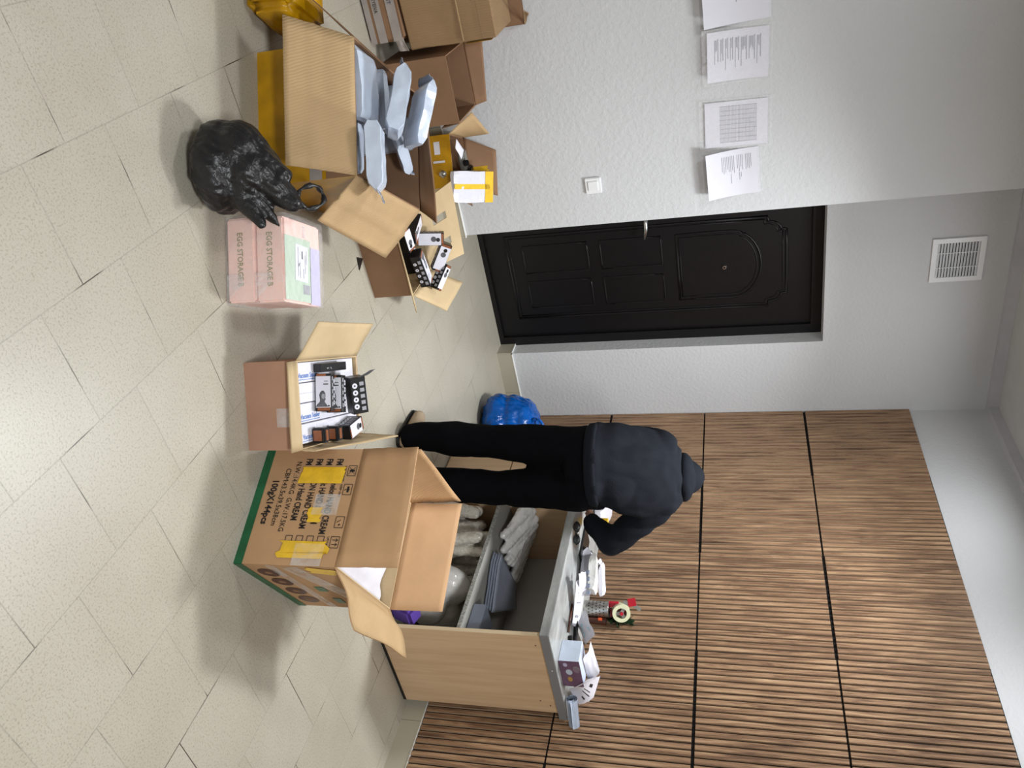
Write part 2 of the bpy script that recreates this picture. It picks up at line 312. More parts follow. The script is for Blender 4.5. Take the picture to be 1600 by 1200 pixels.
def finish(bm, name, mat, parent, vox=.012, smooth=6, wrinkle=0, wscale=8, axis=None, stretch=4, seed=0):
    """weld overlapping closed shapes into one continuous skin"""
    me = bpy.data.meshes.new(name); bm.to_mesh(me); bm.free(); ob = bpy.data.objects.new(name, me); COL.objects.link(ob)
    md = ob.modifiers.new('r', 'REMESH'); md.mode = 'VOXEL'; md.voxel_size = vox
    if smooth: ms = ob.modifiers.new('s', 'SMOOTH'); ms.iterations = smooth; ms.factor = .5
    bpy.context.view_layer.update()
    m2 = bpy.data.meshes.new_from_object(ob.evaluated_get(bpy.context.evaluated_depsgraph_get())); bpy.data.objects.remove(ob)
    if wrinkle:
        ns = [v.normal.copy() for v in m2.vertices]
        for v, n_ in zip(m2.vertices, ns):
            q = v.co * wscale
            if axis is not None: q = q - V(axis) * q.dot(V(axis)) * (1 - 1 / stretch)
            q = q + V((seed, seed, 0))
            v.co += n_ * wrinkle * (abs(noise.noise(q)) * 2 - .5 + .5 * noise.noise(q * 2.3))
    m2.materials.clear(); m2.materials.append(mat)
    for p in m2.polygons: p.use_smooth = True; p.material_index = 0
    return link(name, m2, parent)
def capsule(bm, a, b, ra, rb, n=20, sq=None, rings=5):
    """tapered round-ended limb; sq=(dir, k) flattens along dir"""
    a = V(a); b = V(b); d = b - a; L = d.length; d = d.normalized() if L > 1e-6 else V((0, 0, 1))
    up = V((0, 0, 1)) if abs(d.z) < .9 else V((1, 0, 0)); x = d.cross(up).normalized(); y = d.cross(x)
    prof = []
    for i in range(rings + 1):
        t = i / rings * math.pi / 2; prof.append((-ra * math.cos(t), ra * math.sin(t)))
    for i in range(rings + 1):
        t = i / rings * math.pi / 2; prof.append((L + rb * math.sin(t), rb * math.cos(t)))
    rs = []
    for (s, r) in prof:
        rs.append([bm.verts.new(a + d * s + (x * math.cos(k * 2 * math.pi / n) + y * math.sin(k * 2 * math.pi / n)) * max(r, 1e-4)) for k in range(n)])
    for i in range(len(rs) - 1):
        for k in range(n): bm.faces.new((rs[i][k], rs[i][(k + 1) % n], rs[i + 1][(k + 1) % n], rs[i + 1][k]))
    bm.faces.new(list(reversed(rs[0]))); bm.faces.new(rs[-1])
    if sq:
        q = V(sq[0]).normalized(); c = (a + b) / 2
        for r in rs:
            for v in r:
                k = (v.co - c).dot(q); v.co -= q * k * (1 - sq[1])
def ellip(bm, c, ax, R, n=24):
    """ellipsoid; ax = three unit axes, R radii"""
    m = Matrix((V(ax[0]) * R[0], V(ax[1]) * R[1], V(ax[2]) * R[2])).transposed().to_4x4(); m.translation = V(c)
    bmesh.ops.create_uvsphere(bm, u_segments=n, v_segments=n // 2, radius=1, matrix=m)
def tube(name, pts, r, mat, parent=None, n=8, closed=False):
    bm = bmesh.new(); P = [V(p) for p in pts]; rs = []
    for i, p in enumerate(P):
        d = (P[(i + 1) % len(P)] - P[i - 1]) if closed else (P[min(i + 1, len(P) - 1)] - P[max(i - 1, 0)])
        d.normalize(); up = V((0, 0, 1)) if abs(d.z) < .9 else V((1, 0, 0)); x = d.cross(up).normalized(); y = d.cross(x)
        rr = r[i] if isinstance(r, (list, tuple)) else r
        rs.append([bm.verts.new(p + (x * math.cos(k * 2 * math.pi / n) + y * math.sin(k * 2 * math.pi / n)) * rr) for k in range(n)])
    for i in range(len(rs) - (0 if closed else 1)):
        for k in range(n): bm.faces.new((rs[i][k], rs[i][(k + 1) % n], rs[(i + 1) % len(rs)][(k + 1) % n], rs[(i + 1) % len(rs)][k]))
    if not closed: bm.faces.new(list(reversed(rs[0]))); bm.faces.new(rs[-1])
    return mk(name, bm, mat, parent, smooth=True)
def at(px, py, x=None, y=None, z=None):
    """survey helper: where the sight line through a photo point meets a plane of the room"""
    d = AX * ((px - 800) / F_PX) + AY * ((py - 600) / F_PX) + AZ
    k = (x - CAM.x) / d.x if x is not None else (y - CAM.y) / d.y if y is not None else (z - CAM.z) / d.z
    return CAM + d * k
ZU = V((0, 0, 1))

# ------------------------------------------------------------------ the room
def struct(name, bm, mats): return tag(mk(name, bm, mats), kind='structure')
H = 2.905; XL = -6.2; YF = -7.0
bm = bmesh.new(); abox(bm, (XL, YF, -.05), (.1, .3, 0)); struct('floor', bm, M['tile'])
bm = bmesh.new(); abox(bm, (XL, YF, 2.955), (.1, .3, 3.0)); struct('ceiling', bm, M['ceil'])
bm = bmesh.new(); abox(bm, (0, YF, 0), (.1, .3, 2.955)); struct('wall_right', bm, M['wall'])
bm = bmesh.new(); abox(bm, (XL, -.356, 0), (-1.5053, .3, 2.955)); struct('wall_left', bm, M['wall'])
bm = bmesh.new()   # back wall with the door recess
abox(bm, (-.515, 0, 0), (0, .3, 2.955)); abox(bm, (-1.5053, 0, 1.996), (-.515, .3, 2.955)); abox(bm, (-1.5053, 0, 0), (-1.43, .3, 1.996)); struct('wall_back', bm, M['wall'])
bm = bmesh.new(); abox(bm, (XL - .1, YF, 0), (XL, .3, 2.955)); struct('wall_far_left', bm, M['wall'])
bm = bmesh.new(); abox(bm, (XL, YF - .1, 0), (.1, YF, 2.955)); struct('wall_front', bm, M['wall'])
# cornice
bm = bmesh.new()
abox(bm, (-1.5053, -.05, H), (-.0, 0, 2.955)); abox(bm, (-.05, YF, H), (0, -.05, 2.955)); abox(bm, (XL, -.406, H), (-1.5053, -.356, 2.955)); abox(bm, (-1.5053, -.406, H), (-1.4553, -.05, 2.955))
struct('trim_1', bm, M['cornice'])
# skirting tiles with white sealant bead
S = .098
def skirt(name, segs):
    bm = bmesh.new()
    for (lo, hi) in segs: abox(bm, lo, hi)
    return struct(name, bm, M['skirt'])
def strips(x0, x1, mk_, pitch=.3, off=0, gap=.0025):
    out = []; k = math.floor((x0 - off) / pitch)
    while off + k * pitch < x1:
        a = max(x0, off + k * pitch + gap / 2); b = min(x1, off + (k + 1) * pitch - gap / 2)
        if b > a + .005: out.append(mk_(a, b))
        k += 1
    return out
skirt('baseboard_right', strips(-6.5, -.011, lambda a, b: ((-.01, a, 0), (0, b, S)), off=-.225))
skirt('baseboard_back', strips(-.515, -.011, lambda a, b: ((a, -.01, 0), (b, 0, S)), off=-.515) + [((-.525, -.01, 0), (-.515, .12, S))])
skirt('baseboard_left', strips(XL, -1.5053, lambda a, b: ((a, -.366, 0), (b, -.356, S)), off=-1.5053) + [((-1.5053, -.366, 0), (-1.4953, -.01, S))])
bm = bmesh.new()
abox(bm, (-.012, YF, S), (0, -.012, S + .005)); abox(bm, (-.525, -.012, S), (0, 0, S + .005)); abox(bm, (XL, -.368, S), (-1.4953, -.356, S + .005)); abox(bm, (-.527, -.012, S), (-.515, .12, S + .005))
struct('trim_2', bm, M['caulk'])
bm = bmesh.new(); abox(bm, (-.0095, YF, .0), (-.0005, -.012, S - .001)); abox(bm, (-.5, -.0095, 0), (-.01, -.0005, S - .001)); abox(bm, (XL, -.3655, 0), (-1.506, -.3565, S - .001)); struct('trim_3', bm, M['grout'])
# slat cladding: four rows of 60 cm panels, each panel a board of vertical slats
pitch = .0307
for r in range(4):
    bm = bmesh.new(); z0 = S + .006 + r * .6; z1 = S + .6 + r * .6 - .004; rnd = random.Random(r)
    y = -.006; k = 0
    abox(bm, (-.006, -6.9, z0), (-.0005, -.004, z1), 1)
    while y > -6.9:
        if k and k % 20 == 0: y -= .0015
        dz = .003 * (((k // 20) + r) % 2)
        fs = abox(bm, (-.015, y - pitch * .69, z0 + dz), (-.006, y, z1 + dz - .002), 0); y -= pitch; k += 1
        for f_ in (fs[2],): f_.material_index = 2  # only the side facing the camera gets the painted-in light
    struct('trim_%d' % (r + 4), bm, [M['slat'], M['slat_back'], M['slat_lit_side']])
bm = bmesh.new(); abox(bm, (-.004, -6.9, S + .005), (-.0002, -.004, S + 2.4), 0); struct('trim_8', bm, M['slat_back'])

# ------------------------------------------------------------------ door
def door():
    root = bpy.data.objects.new('door_1', None); COL.objects.link(root); root.location = (-.98, .13, 0)
    tag(root, 'black panelled steel entrance door set back in the grey wall', 'door', kind='structure')
    x0, x1, zt = -1.43, -.515, 1.996
    bm = bmesh.new()
    abox(bm, (x0, .105, .0), (x0 + .06, .17, zt)); abox(bm, (x1 - .06, .105, 0), (x1, .17, zt)); abox(bm, (x0 + .06, .105, zt - .06), (x1 - .06, .17, zt)); abox(bm, (x0 + .06, .105, 0), (x1 - .06, .17, .03))
    mk('door_frame', bm, M['door'], root)
    bm = bmesh.new(); abox(bm, (x0 + .055, .125, .03), (x1 - .055, .165, zt - .055)); mk('door_leaf', bm, M['door'], root)
    def bead(pts, r=.007, closed=True): return tube('moulding', [(p[0], .124, p[1]) for p in pts], r, M['door'], root, n=8, closed=closed)
    def dense(poly, n=6):
        o = []
        for i in range(len(poly)):
            a = poly[i]; b = poly[(i + 1) % len(poly)]
            for k in range(n): o.append((a[0] + (b[0] - a[0]) * k / n, a[1] + (b[1] - a[1]) * k / n))
        return o
    L, R_ = x0 + .16, x1 - .19
    mid = (L + R_) / 2
    top = 1.80
    # big outer moulding with stepped, notched top corners
    c = []
    c += [(L, .16), (R_, .16)]
    c += [(R_, top - .10)]
    c += [(R_ - .03 - .05 * (1 - math.cos(a)), top - .10 + .07 * math.sin(a)) for a in [math.pi / 2 * i / 6 for i in range(7)]]
    c += [(R_ - .08, top), (L + .08, top)]
    c += [(L + .03 + .05 * (1 - math.cos(a)), top - .10 + .07 * math.sin(a)) for a in [math.pi / 2 * i / 6 for i in range(6, -1, -1)]]
    c += [(L, top - .10)]
    bead(dense(c, 4)); 
    ins = [(mid + (x - mid) * .94, .98 + (z - .98) * .975) for x, z in c]; bead(dense(ins, 4), .004)
    # upper arched panel
    a0, a1, zb, zt2 = L + .07, R_ - .07, 1.19, 1.50
    arch = [(a0, zb), (a1, zb)] + [(mid + (a1 - mid) * math.cos(t), zt2 + .16 * math.sin(t)) for t in [math.pi * i / 14 for i in range(15)]]
    bead(dense(arch, 3)); 
    ins = [(mid + (x - mid) * .9, 1.38 + (z - 1.38) * .92) for x, z in arch]; bead(dense(ins, 3), .004)
    for (p, q, r, s) in ((a0, mid - .03, .74, 1.10), (mid + .03, a1, .74, 1.10), (a0, mid - .03, .26, .66), (mid + .03, a1, .26, .66)):
        bead(dense([(p, r), (q, r), (q, s), (p, s)]), .005)
    hd = mk('lock_plate', (lambda b: (abox(b, (x0 + .075, .112, .88), (x0 + .115, .124, 1.13)), b)[1])(bmesh.new()), M['chrome'], root)
    tube('door_handle', [(x0 + .095, .124, 1.03), (x0 + .095, .085, 1.03), (x0 + .115, .07, 1.03), (x0 + .16, .066, 1.028), (x0 + .215, .068, 1.015)], [.011, .011, .012, .011, .009], M['chrome'], root, n=12)
    bm = bmesh.new(); bmesh.ops.create_cone(bm, cap_ends=True, segments=20, radius1=.013, radius2=.011, depth=.012, matrix=Matrix.Translation((-.975, .121, 1.455)) @ Matrix.Rotation(math.pi / 2, 4, 'X')); mk('peephole', bm, M['chrome'], root)
    bm = bmesh.new(); bmesh.ops.create_cone(bm, cap_ends=True, segments=16, radius1=.006, radius2=.006, depth=.014, matrix=Matrix.Translation((-.975, .119, 1.455)) @ Matrix.Rotation(math.pi / 2, 4, 'X')); mk('peephole_lens', bm, M['rubber'], root)
door()

# ------------------------------------------------------------------ wall fittings
def grille():
    r = empty('ventilation_grille', (-.99, -.005, 2.65), 'square white louvred ventilation grille high on the wall above the black door', 'vent')
    x0, x1, z0, z1 = -1.118, -.866, 2.523, 2.777
    bm = bmesh.new(); w_ = .026
    for lo, hi in (((x0, -.012, z0), (x1, 0, z0 + w_)), ((x0, -.012, z1 - w_), (x1, 0, z1)), ((x0, -.012, z0 + w_), (x0 + w_, 0, z1 - w_)), ((x1 - w_, -.012, z0 + w_), (x1, 0, z1 - w_))): abox(bm, lo, hi)
    mk('frame', bm, M['white'], r)
    boxobj('duct_backing', (x0 + w_, -.002, z0 + w_), (x1 - w_, -.0005, z1 - w_), M['grille_dark'], r)
    n = 14
    for i in range(n):
        z = z0 + w_ + (z1 - z0 - 2 * w_) * (i + .5) / n
        bm = bmesh.new(); vs = [bm.verts.new(p) for p in ((x0 + w_, -.012, z - .006), (x1 - w_, -.012, z - .006), (x1 - w_, -.003, z + .005), (x0 + w_, -.003, z + .005), (x0 + w_, -.012, z - .0045), (x1 - w_, -.012, z - .0045), (x1 - w_, -.003, z + .0065), (x0 + w_, -.003, z + .0065))]
        for f in ((0, 3, 2, 1), (4, 5, 6, 7), (0, 1, 5, 4), (1, 2, 6, 5), (2, 3, 7, 6), (3, 0, 4, 7)): bm.faces.new([vs[k] for k in f])
        mk('louvre', bm, M['white'], r)
    for i in range(2):
        x = x0 + (x1 - x0) * (i + 1) / 3; boxobj('divider', (x - .0015, -.0125, z0 + w_), (x + .0015, -.008, z1 - w_), M['white'], r)
grille()
def switch():
    r = empty('light_switch', (-1.718, -.362, .836), 'square white light switch on the grey wall left of the door', 'switch')
    boxobj('plate', (-1.76, -.3665, .794), (-1.677, -.3565, .877), M['white'], r, .003)
    boxobj('rocker', (-1.744, -.371, .808), (-1.693, -.364, .862), M['white'], r, .003)
switch()
def notice(label, x0, x1, z0, z1, curl, kind, sleeve=False, tilt=0, curl_side=0, seed=0):
    cx = (x0 + x1) / 2; r = empty('paper_notice', (cx, -.357, (z0 + z1) / 2), label, 'notice', 'paper notices taped to the grey wall')
    ct, st = math.cos(tilt), math.sin(tilt)
    def pos(u, v, d=0):   # u across 0..1, v up 0..1
        bx = (u - .5) * (x1 - x0); bz = (v - .5) * (z1 - z0)
        out = curl * max(0, 1 - v * 1.25) ** 1.8 * (1 + curl_side * (u - .5)) + .002
        return V((cx + bx * ct - bz * st, -.3575 - out - d, (z0 + z1) / 2 + bx * st + bz * ct))
    sheet('paper_sheet', lambda u, v: pos(u, v), 8, 24, M['paper'], r)
    bm = bmesh.new(); rnd = random.Random(seed)
    def bar(u0, u1, v, h):
        n = 4
        for i in range(n):
            a, b = u0 + (u1 - u0) * i / n, u0 + (u1 - u0) * (i + 1) / n
            bm.faces.new([bm.verts.new(pos(*q, d=.0008)) for q in ((a, v), (b, v), (b, v + h), (a, v + h))])
    if kind == 'text':
        v = .86
        while v > .16:
            k = rnd.choice((2, 3, 1, 4)); bar(.14, rnd.uniform(.55, .62), v, .011); v -= .02
            for i in range(k + 1): bar(.16, rnd.uniform(.34, .46) if i < k else rnd.uniform(.55, .8), v, .008); v -= .016
            v -= .028
    elif kind == 'few':
        for i in range(18):
            v = .84 - i * .032
            if i in (4, 9): continue
            bar(.12, rnd.uniform(.38, .5), v, .008)
            if i in (6, 7, 12): bar(.5, rnd.uniform(.6, .85), v, .008)
    elif kind == 'corner':
        for i in range(5): bar(.1, .55 + .06 * (i % 2), .7 - i * .07, .01)
    else:
        for i in range(27): bar(.1, .9, .82 - i * .022, .004)
        for j in range(9):
            u = .1 + .1 * j; bm.faces.new([bm.verts.new(pos(*q, d=.0008)) for q in ((u, .24), (u + .006, .24), (u + .006, .83), (u, .83))])
    mk('printed_lines', bm, M['ink'], r)
    if sleeve: sheet('plastic_sleeve', lambda u, v: pos(-.06 + u * 1.12, -.09 + v * 1.15, .0015), 4, 8, M['film'], r)
    else: sheet('clear_tape', lambda u, v: pos(.02 + u * .96, .965 + v * .07, .0012), 4, 2, M['tape_clear'], r)
notice('white notice of short text lines curling off the wall beside the door frame', -1.828, -1.60, 1.40, 1.645, .045, 'few', tilt=.03, seed=3)
notice('white notice with a fine printed table, flat in a clear plastic sleeve', -2.055, -1.845, 1.40, 1.683, .004, 'table', True, tilt=-.02, seed=4)
notice('white notice of dense text blocks with a black clip at its top edge', -2.365, -2.15, 1.425, 1.69, .03, 'text', True, tilt=-.03, seed=6)
notice('white notice mostly cut off by the picture edge, farthest from the door', -2.61, -2.39, 1.415, 1.70, .045, 'corner', tilt=.02, seed=5)
# binder clip print on the dense notice
# ------------------------------------------------------------------ packing desk
def desk():
    u_ = empty('open_shelf_cabinet', (-.31, -1.8, 0), 'light oak open-fronted shelf cabinet under the near half of the grey worktop', 'cabinet')
    y0, y1 = -2.25, -1.36
    boxobj('side_panel', (-.558, y0, 0), (-.052, y0 + .018, .728), M['oak'], u_)
    boxobj('edge_band', (-.5595, y0, 0), (-.558, y0 + .018, .728), M['oak_dark'], u_)
    boxobj('inner_panel', (-.552, y1, 0), (-.052, y1 + .018, .728), M['oak'], u_)
    boxobj('back_panel', (-.060, y0 + .018, .0), (-.052, y1, .728), M['whiteboard'], u_)
    s = boxobj('shelf', (-.548, y0 + .018, .362), (-.060, y1, .380), M['greyboard'], u_)
    boxobj('shelf_edge', (-.5495, y0 + .018, .362), (-.548, y1, .380), M['greyedge'], s)
    boxobj('plinth_strip', (-.556, y0 - .003, 0), (-.055, y0, .012), M['rubber'], u_)
    for p in ((-.50, .70), (-.10, .70), (-.13, .66)):
        bm = bmesh.new(); bmesh.ops.create_cone(bm, cap_ends=True, segments=10, radius1=.003, radius2=.003, depth=.002, matrix=Matrix.Translation((p[0], y0 - .0005, p[1])) @ Matrix.Rotation(math.pi / 2, 4, 'X'))
        mk('screw_head', bm, M['brown'], u_)
    d_ = empty('drawer_cabinet', (-.31, -1.1, 0), 'light oak cabinet with plain drawer fronts behind the standing person', 'cabinet')
    boxobj('cabinet_body', (-.54, y1 + .02, 0), (-.052, -.87, .728), M['oak'], d_)
    for z0, z1 in ((.012, .366), (.372, .562), (.568, .724)): boxobj('drawer_front', (-.558, y1 + .024, z0), (-.541, -.873, z1), M['oak'], d_, .0015)
    boxobj('drawer_gap', (-.545, y1 + .03, .02), (-.5401, -.878, .72), M['slat_back'], d_)
    wt = empty('worktop', (-.3, -1.55, .728), 'grey concrete-look worktop lying across both oak cabinets', 'worktop')
    boxobj('slab', (-.578, -2.262, .729), (-.022, -.862, .769), M['concrete'], wt, .002)
    boxobj('edge_band', (-.576, -2.2635, .731), (-.024, -2.2615, .767), plain('flat grey edge band', srgb(128, 129, 131), .4), wt)
    bm = bmesh.new(); bmesh.ops.create_cone(bm, cap_ends=True, segments=10, radius1=.003, radius2=.003, depth=.001, matrix=Matrix.Translation((-.36, -2.264, .75)) @ Matrix.Rotation(math.pi / 2, 4, 'X')); mk('screw_cap', bm, M['white'], wt)
desk()

# ------------------------------------------------------------------ hand-cream carton (nearest the desk)
def xline(o, r, u, a, b, th):  # small stroke in (r,u) coordinates
    O = V(o); A_ = O + r * a[0] + u * a[1]; B_ = O + r * b[0] + u * b[1]; d = (B_ - A_).normalized(); n = r.cross(u); s = n.cross(d)
    return [A_ - s * th / 2, B_ - s * th / 2, B_ + s * th / 2, A_ + s * th / 2]
def strokes(name, o, r, u, segs, mat, parent, lift=.0012):
    bm = bmesh.new(); n = r.cross(u)
    for (a, b, th) in segs:
        bm.faces.new([bm.verts.new(p + n * lift) for p in xline(o, r, u, a, b, th)])
    return mk(name, bm, mat, parent)
def discs(bm, o, r, u, c, rad, ry=None, n=20, lift=.001):
    W = r.cross(u); O = V(o) + r * c[0] + u * c[1] + W * lift
    bm.faces.new([bm.verts.new(O + r * rad * math.cos(k * 2 * math.pi / n) + u * (ry or rad) * math.sin(k * 2 * math.pi / n)) for k in range(n)])
def cream_box():
    P1, P0 = V((-1.653, -2.416, 0)), V((-1.491, -2.776, 0)); h = .352
    root, rim, r, v = carton('cardboard_box', 'tall tan carton lettered HAND CREAM with green tape round its foot and open flaps', P1, P0, .435, h, M['k_tan'], M['k_in'])
    W = r.cross(ZU)   # outward of the lettered face
    O = P1 + W * .001
    def T(s, a, b, size, bold=0, sx=1, rr=None): text('printed_text', s, O + r * a + ZU * b, rr or r, ZU, size, M['blackink'], root, bold=bold, sx=sx, lift=.0006)
    tl = (r + ZU * .0).normalized()
    for i, s in enumerate(('FM Watermelon HAND CREAM', 'FM Kiwifruit HAND CREAM', 'FM COTTON HAND CREAM', 'FM Mulberry Hand CREAM')):
        z = .268 - i * .037
        T(s, .035, z, .032, .0006, .60)
        a = .30; strokes('printed_square', O + r * a + ZU * (z + .002), r, ZU, [((0, 0), (.026, 0), .002), ((.026, 0), (.026, .022), .002), ((.026, .022), (0, .022), .002), ((0, .022), (0, 0), .002)], M['blackink'], root)
    T('N.W.:14.4KG  G.W.:17.5KG', .045, .124, .026, 0, .80); T('CBM:43.5x39.5x38cm', .07, .092, .026, 0, .86); T('100gX144pcs', .11, .054, .033, .0008, .86)
    for i, (a, s) in enumerate(((.06, 'DON\'T WET'), (.125, 'KEEP DRY'), (.235, ''), (.30, 'UPWARD'))):
        o = O + r * a + ZU * .316; q = .036
        segs = [((0, 0), (q, 0), .0018), ((q, 0), (q, q * .8), .0018), ((q, q * .8), (0, q * .8), .0018), ((0, q * .8), (0, 0), .0018)]
        if i == 0: segs += [((.006, .004), (.03, .025), .0015), ((.006, .025), (.03, .004), .0015), ((.018, .006), (.018, .024), .006), ((.012, .012), (.024, .018), .004)]
        if i == 1: segs += [((.018, .006), (.018, .022), .002), ((.008, .016), (.028, .016), .007), ((.018, .006), (.022, .006), .002)]
        if i == 2: segs += [((.018, .005), (.01, .018), .0018), ((.024, .018), (.028, .012), .004)]
        if i == 3: segs += [((.011, .005), (.011, .023), .002), ((.025, .005), (.025, .023), .002), ((.006, .017), (.011, .024), .002), ((.016, .017), (.011, .024), .002), ((.02, .017), (.025, .024), .002), ((.03, .017), (.025, .024), .002)]
        strokes('printed_symbol', o, r, ZU, segs, M['blackink'], root)
        if s: text('printed_text', s, o - ZU * .014, r, ZU, .010, M['blackink'], root, lift=.0006)
    # tapes
    decal('yellow_tape', O + r * .065 + ZU * .150, r, ZU, .058, .155, M['ytape'], root, jag=.004, seed=2, lift=.0014)
    decal('yellow_tape', O + r * .317 + ZU * .145, r, ZU, .055, .165, M['ytape'], root, jag=.012, seed=4, lift=.0014)
    decal('yellow_tape', O + r * .205 + ZU * .215, r, ZU, .05, .048, M['ytape'], root, jag=.006, seed=9, lift=.0014)
    decal('clear_tape', O + r * .16 + ZU * .225, r, ZU, .07, .088, M['tape_clear'], root, lift=.0018)
    decal('clear_tape', O + r * .325 + ZU * .20, r, ZU, .07, .10, M['tape_clear'], root, lift=.0018)
    for nm, (o, rr, L) in {'a': (P1 - r * .001, r, .397), 'b': (P0 + r * .0005, v, .436), 'c': (P1 + v * .435, -v, .435)}.items():
        decal('green_tape', o, rr, ZU, L, .030, M['gtape'], root, lift=.0012)
    # the narrow side towards the desk end: round stamps and tapes
    W2 = v.cross(ZU)
    O2 = P0 + W2 * .001; bm = bmesh.new()
    for i, a in enumerate((.075, .165, .26, .35)):
        b1 = bmesh.new(); discs(b1, O2, v, ZU, (a, .083), .036, n=28); mk('round_stamp', b1, M['brown'], root)
        b1 = bmesh.new(); discs(b1, O2, v, ZU, (a, .083), .013, n=20, lift=.0014); mk('round_stamp', b1, M['k_dark'], root)
    bm.free()
    decal('green_print', O2 + v * .205 + ZU * .175, v, ZU, .045, .035, M['gtape'], root); decal('green_print', O2 + v * .325 + ZU * .185, v, ZU, .05, .03, M['gtape'], root)
    d = (v * .9 + ZU * .28).normalized()
    decal('clear_tape', O2 + v * .02 + ZU * .16, d, ZU, .40, .06, M['tape_clear'], root, lift=.002); decal('clear_tape', O2 + v * .0 + ZU * .11, (v + ZU * .05).normalized(), ZU, .43, .03, M['tape_clear'], root, lift=.0015)
    decal('yellow_tape', O2 + v * .005 + ZU * .25, (v - ZU * .2).normalized(), ZU, .05, .09, M['ytape'], root, jag=.01, seed=5, lift=.0014)
    # flaps
    RL, RR, BR, BL = rim   # RL: above P1, RR: above P0, BR: back near, BL: back far
    a, b = at(654, 699, z=.555), at(622, 887, z=.545)
    plate('flap', [RL, RR, b, a], M['k_tan'], M['k_in'], parent=root, wav=.006, seed=1, crease=.5)
    a, b = at(722, 787, z=.500), at(691, 956, z=.505)
    plate('flap', [BR, BL, a, b], M['k_tan2'], M['k_tan'], parent=root, wav=.006, seed=2, n=10)
    c = at(655, 700, z=.555) + V((.03, .03, -.01)); dd = at(720, 783, z=.49)
    plate('flap', [BL, RL, c, dd], M['k_tan'], M['k_tan2'], parent=root, wav=.006, seed=3)
    a, b = at(557, 984, z=.40), at(635, 1029, z=.41)
    plate('flap', [RR, BR, b, a], M['k_tan'], M['k_flap'], parent=root, wav=.02, seed=5, sag=.012)
    # contents
    def bump(u, w_):
        p = RL.lerp(RR, u).lerp(BL.lerp(BR, u), w_); p = p + (BR - RL) * 0
        e = min(u, 1 - u, w_, 1 - w_) * 6
        return V((p.x, p.y, h - .055 + .035 * min(1, e) + .018 * noise.noise(V((u * 5, w_ * 5, 1)))))
    t = sheet('plastic_bag', lambda u, w_: bump(.03 + .94 * u, .03 + .94 * w_), 24, 24, M['wht'])
    tag(t, 'glossy white plastic wrap filling the tall hand cream carton', 'plastic wrap')
cream_box()

# ------------------------------------------------------------------ product boxes
def prod_box(name, label, cen, r, u, L, Wd, T_, group, face='portrait', parent=None):
    """retail box about its centre: long axis r, printed panel (L x Wd) facing r x u, icon side (L x T_) facing +u"""
    cen = V(cen); r = V(r).normalized(); u = (V(u) - V(u).dot(r) * r).normalized(); n = r.cross(u)
    root = empty(name, cen, label, 'box', group); o = cen - r * L / 2 - u * Wd / 2 - n * T_ / 2
    bm = bmesh.new(); frame_box(bm, o, r, u, n, L, Wd, T_); bmesh.ops.bevel(bm, geom=bm.edges[:], offset=.0012, segments=1, affect='EDGES'); mk('box_body', bm, M['blk'], root)
    top = o + n * T_
    decal('printed_panel', top + r * L * .07 + u * Wd * .02, r, u, L * .83, Wd * .94, M['wht'], root)
    decal('copper_band', top + r * L * .90 + u * Wd * .12, r, u, L * .08, Wd * .8, M['copper'], root, lift=.0012)
    decal('copper_band', top + r * L * .01 + u * Wd * .08, r, u, L * .06, Wd * .6, M['copper'], root, lift=.0012)
    if face == 'portrait':
        cx, cy = L * .62, Wd * .40
        pts = [(-.13, -.10), (-.17, .02), (-.16, .14), (-.10, .22), (-.02, .24), (.02, .21), (.06, .25), (.09, .20), (.13, .18), (.20, .30), (.26, .40), (.26, -.38), (.20, -.32), (.13, -.14), (.08, -.12), (.02, -.14), (-.06, -.16)]
        b1 = bmesh.new(); b1.faces.new([b1.verts.new(top + n * .0013 + r * (cx + a * L) + u * (cy + b * Wd)) for a, b in pts]); mk('printed_portrait', b1, M['portrait'], root)
        b1 = bmesh.new(); pts = [(-.09, .04), (-.08, .17), (-.02, .215), (.02, .18), (.06, .14), (.03, .0), (-.04, -.02)]
        b1.faces.new([b1.verts.new(top + n * .0017 + r * (cx + a * L) + u * (cy + b * Wd)) for a, b in pts]); mk('printed_portrait', b1, M['skinprint'], root)
        for (a, b, th) in (((L * .2, Wd * .55), (L * .2, Wd * .8), .002), ((L * .28, Wd * .5), (L * .28, Wd * .82), .003), ((L * .84, Wd * .8), (L * .87, Wd * .88), .005)): strokes('printed_lines', top, r, u, [(a, b, th)], M['blk'], root)
    if face == 'device':
        b1 = bmesh.new(); discs(b1, top, r, u, (L * .62, Wd * .5), .012, n=14, lift=.0012); mk('printed_device', b1, M['portrait'], root)
        b1 = bmesh.new(); discs(b1, top, r, u, (L * .78, Wd * .45), .009, n=14, lift=.0012); mk('printed_device', b1, M['blk'], root)
    so = o + u * Wd + n * T_; sr, su = r, -n
    for i in range(4):
        c = (L * (.20 + .19 * i), T_ * .74)
        b1 = bmesh.new(); discs(b1, so, sr, su, c, T_ * .17, n=20, lift=.0008); mk('round_icon', b1, M['wht'], root)
        b1 = bmesh.new(); discs(b1, so, sr, su, c, T_ * .06, n=6, lift=.0014); mk('icon_mark', b1, M['blk'], root)
    for i in range(5): decal('photo_square', so + sr * L * (.08 + .17 * i) + su * T_ * .14, sr, su, L * .10, T_ * .28, M['skinprint'], root, lift=.0006)
    return root

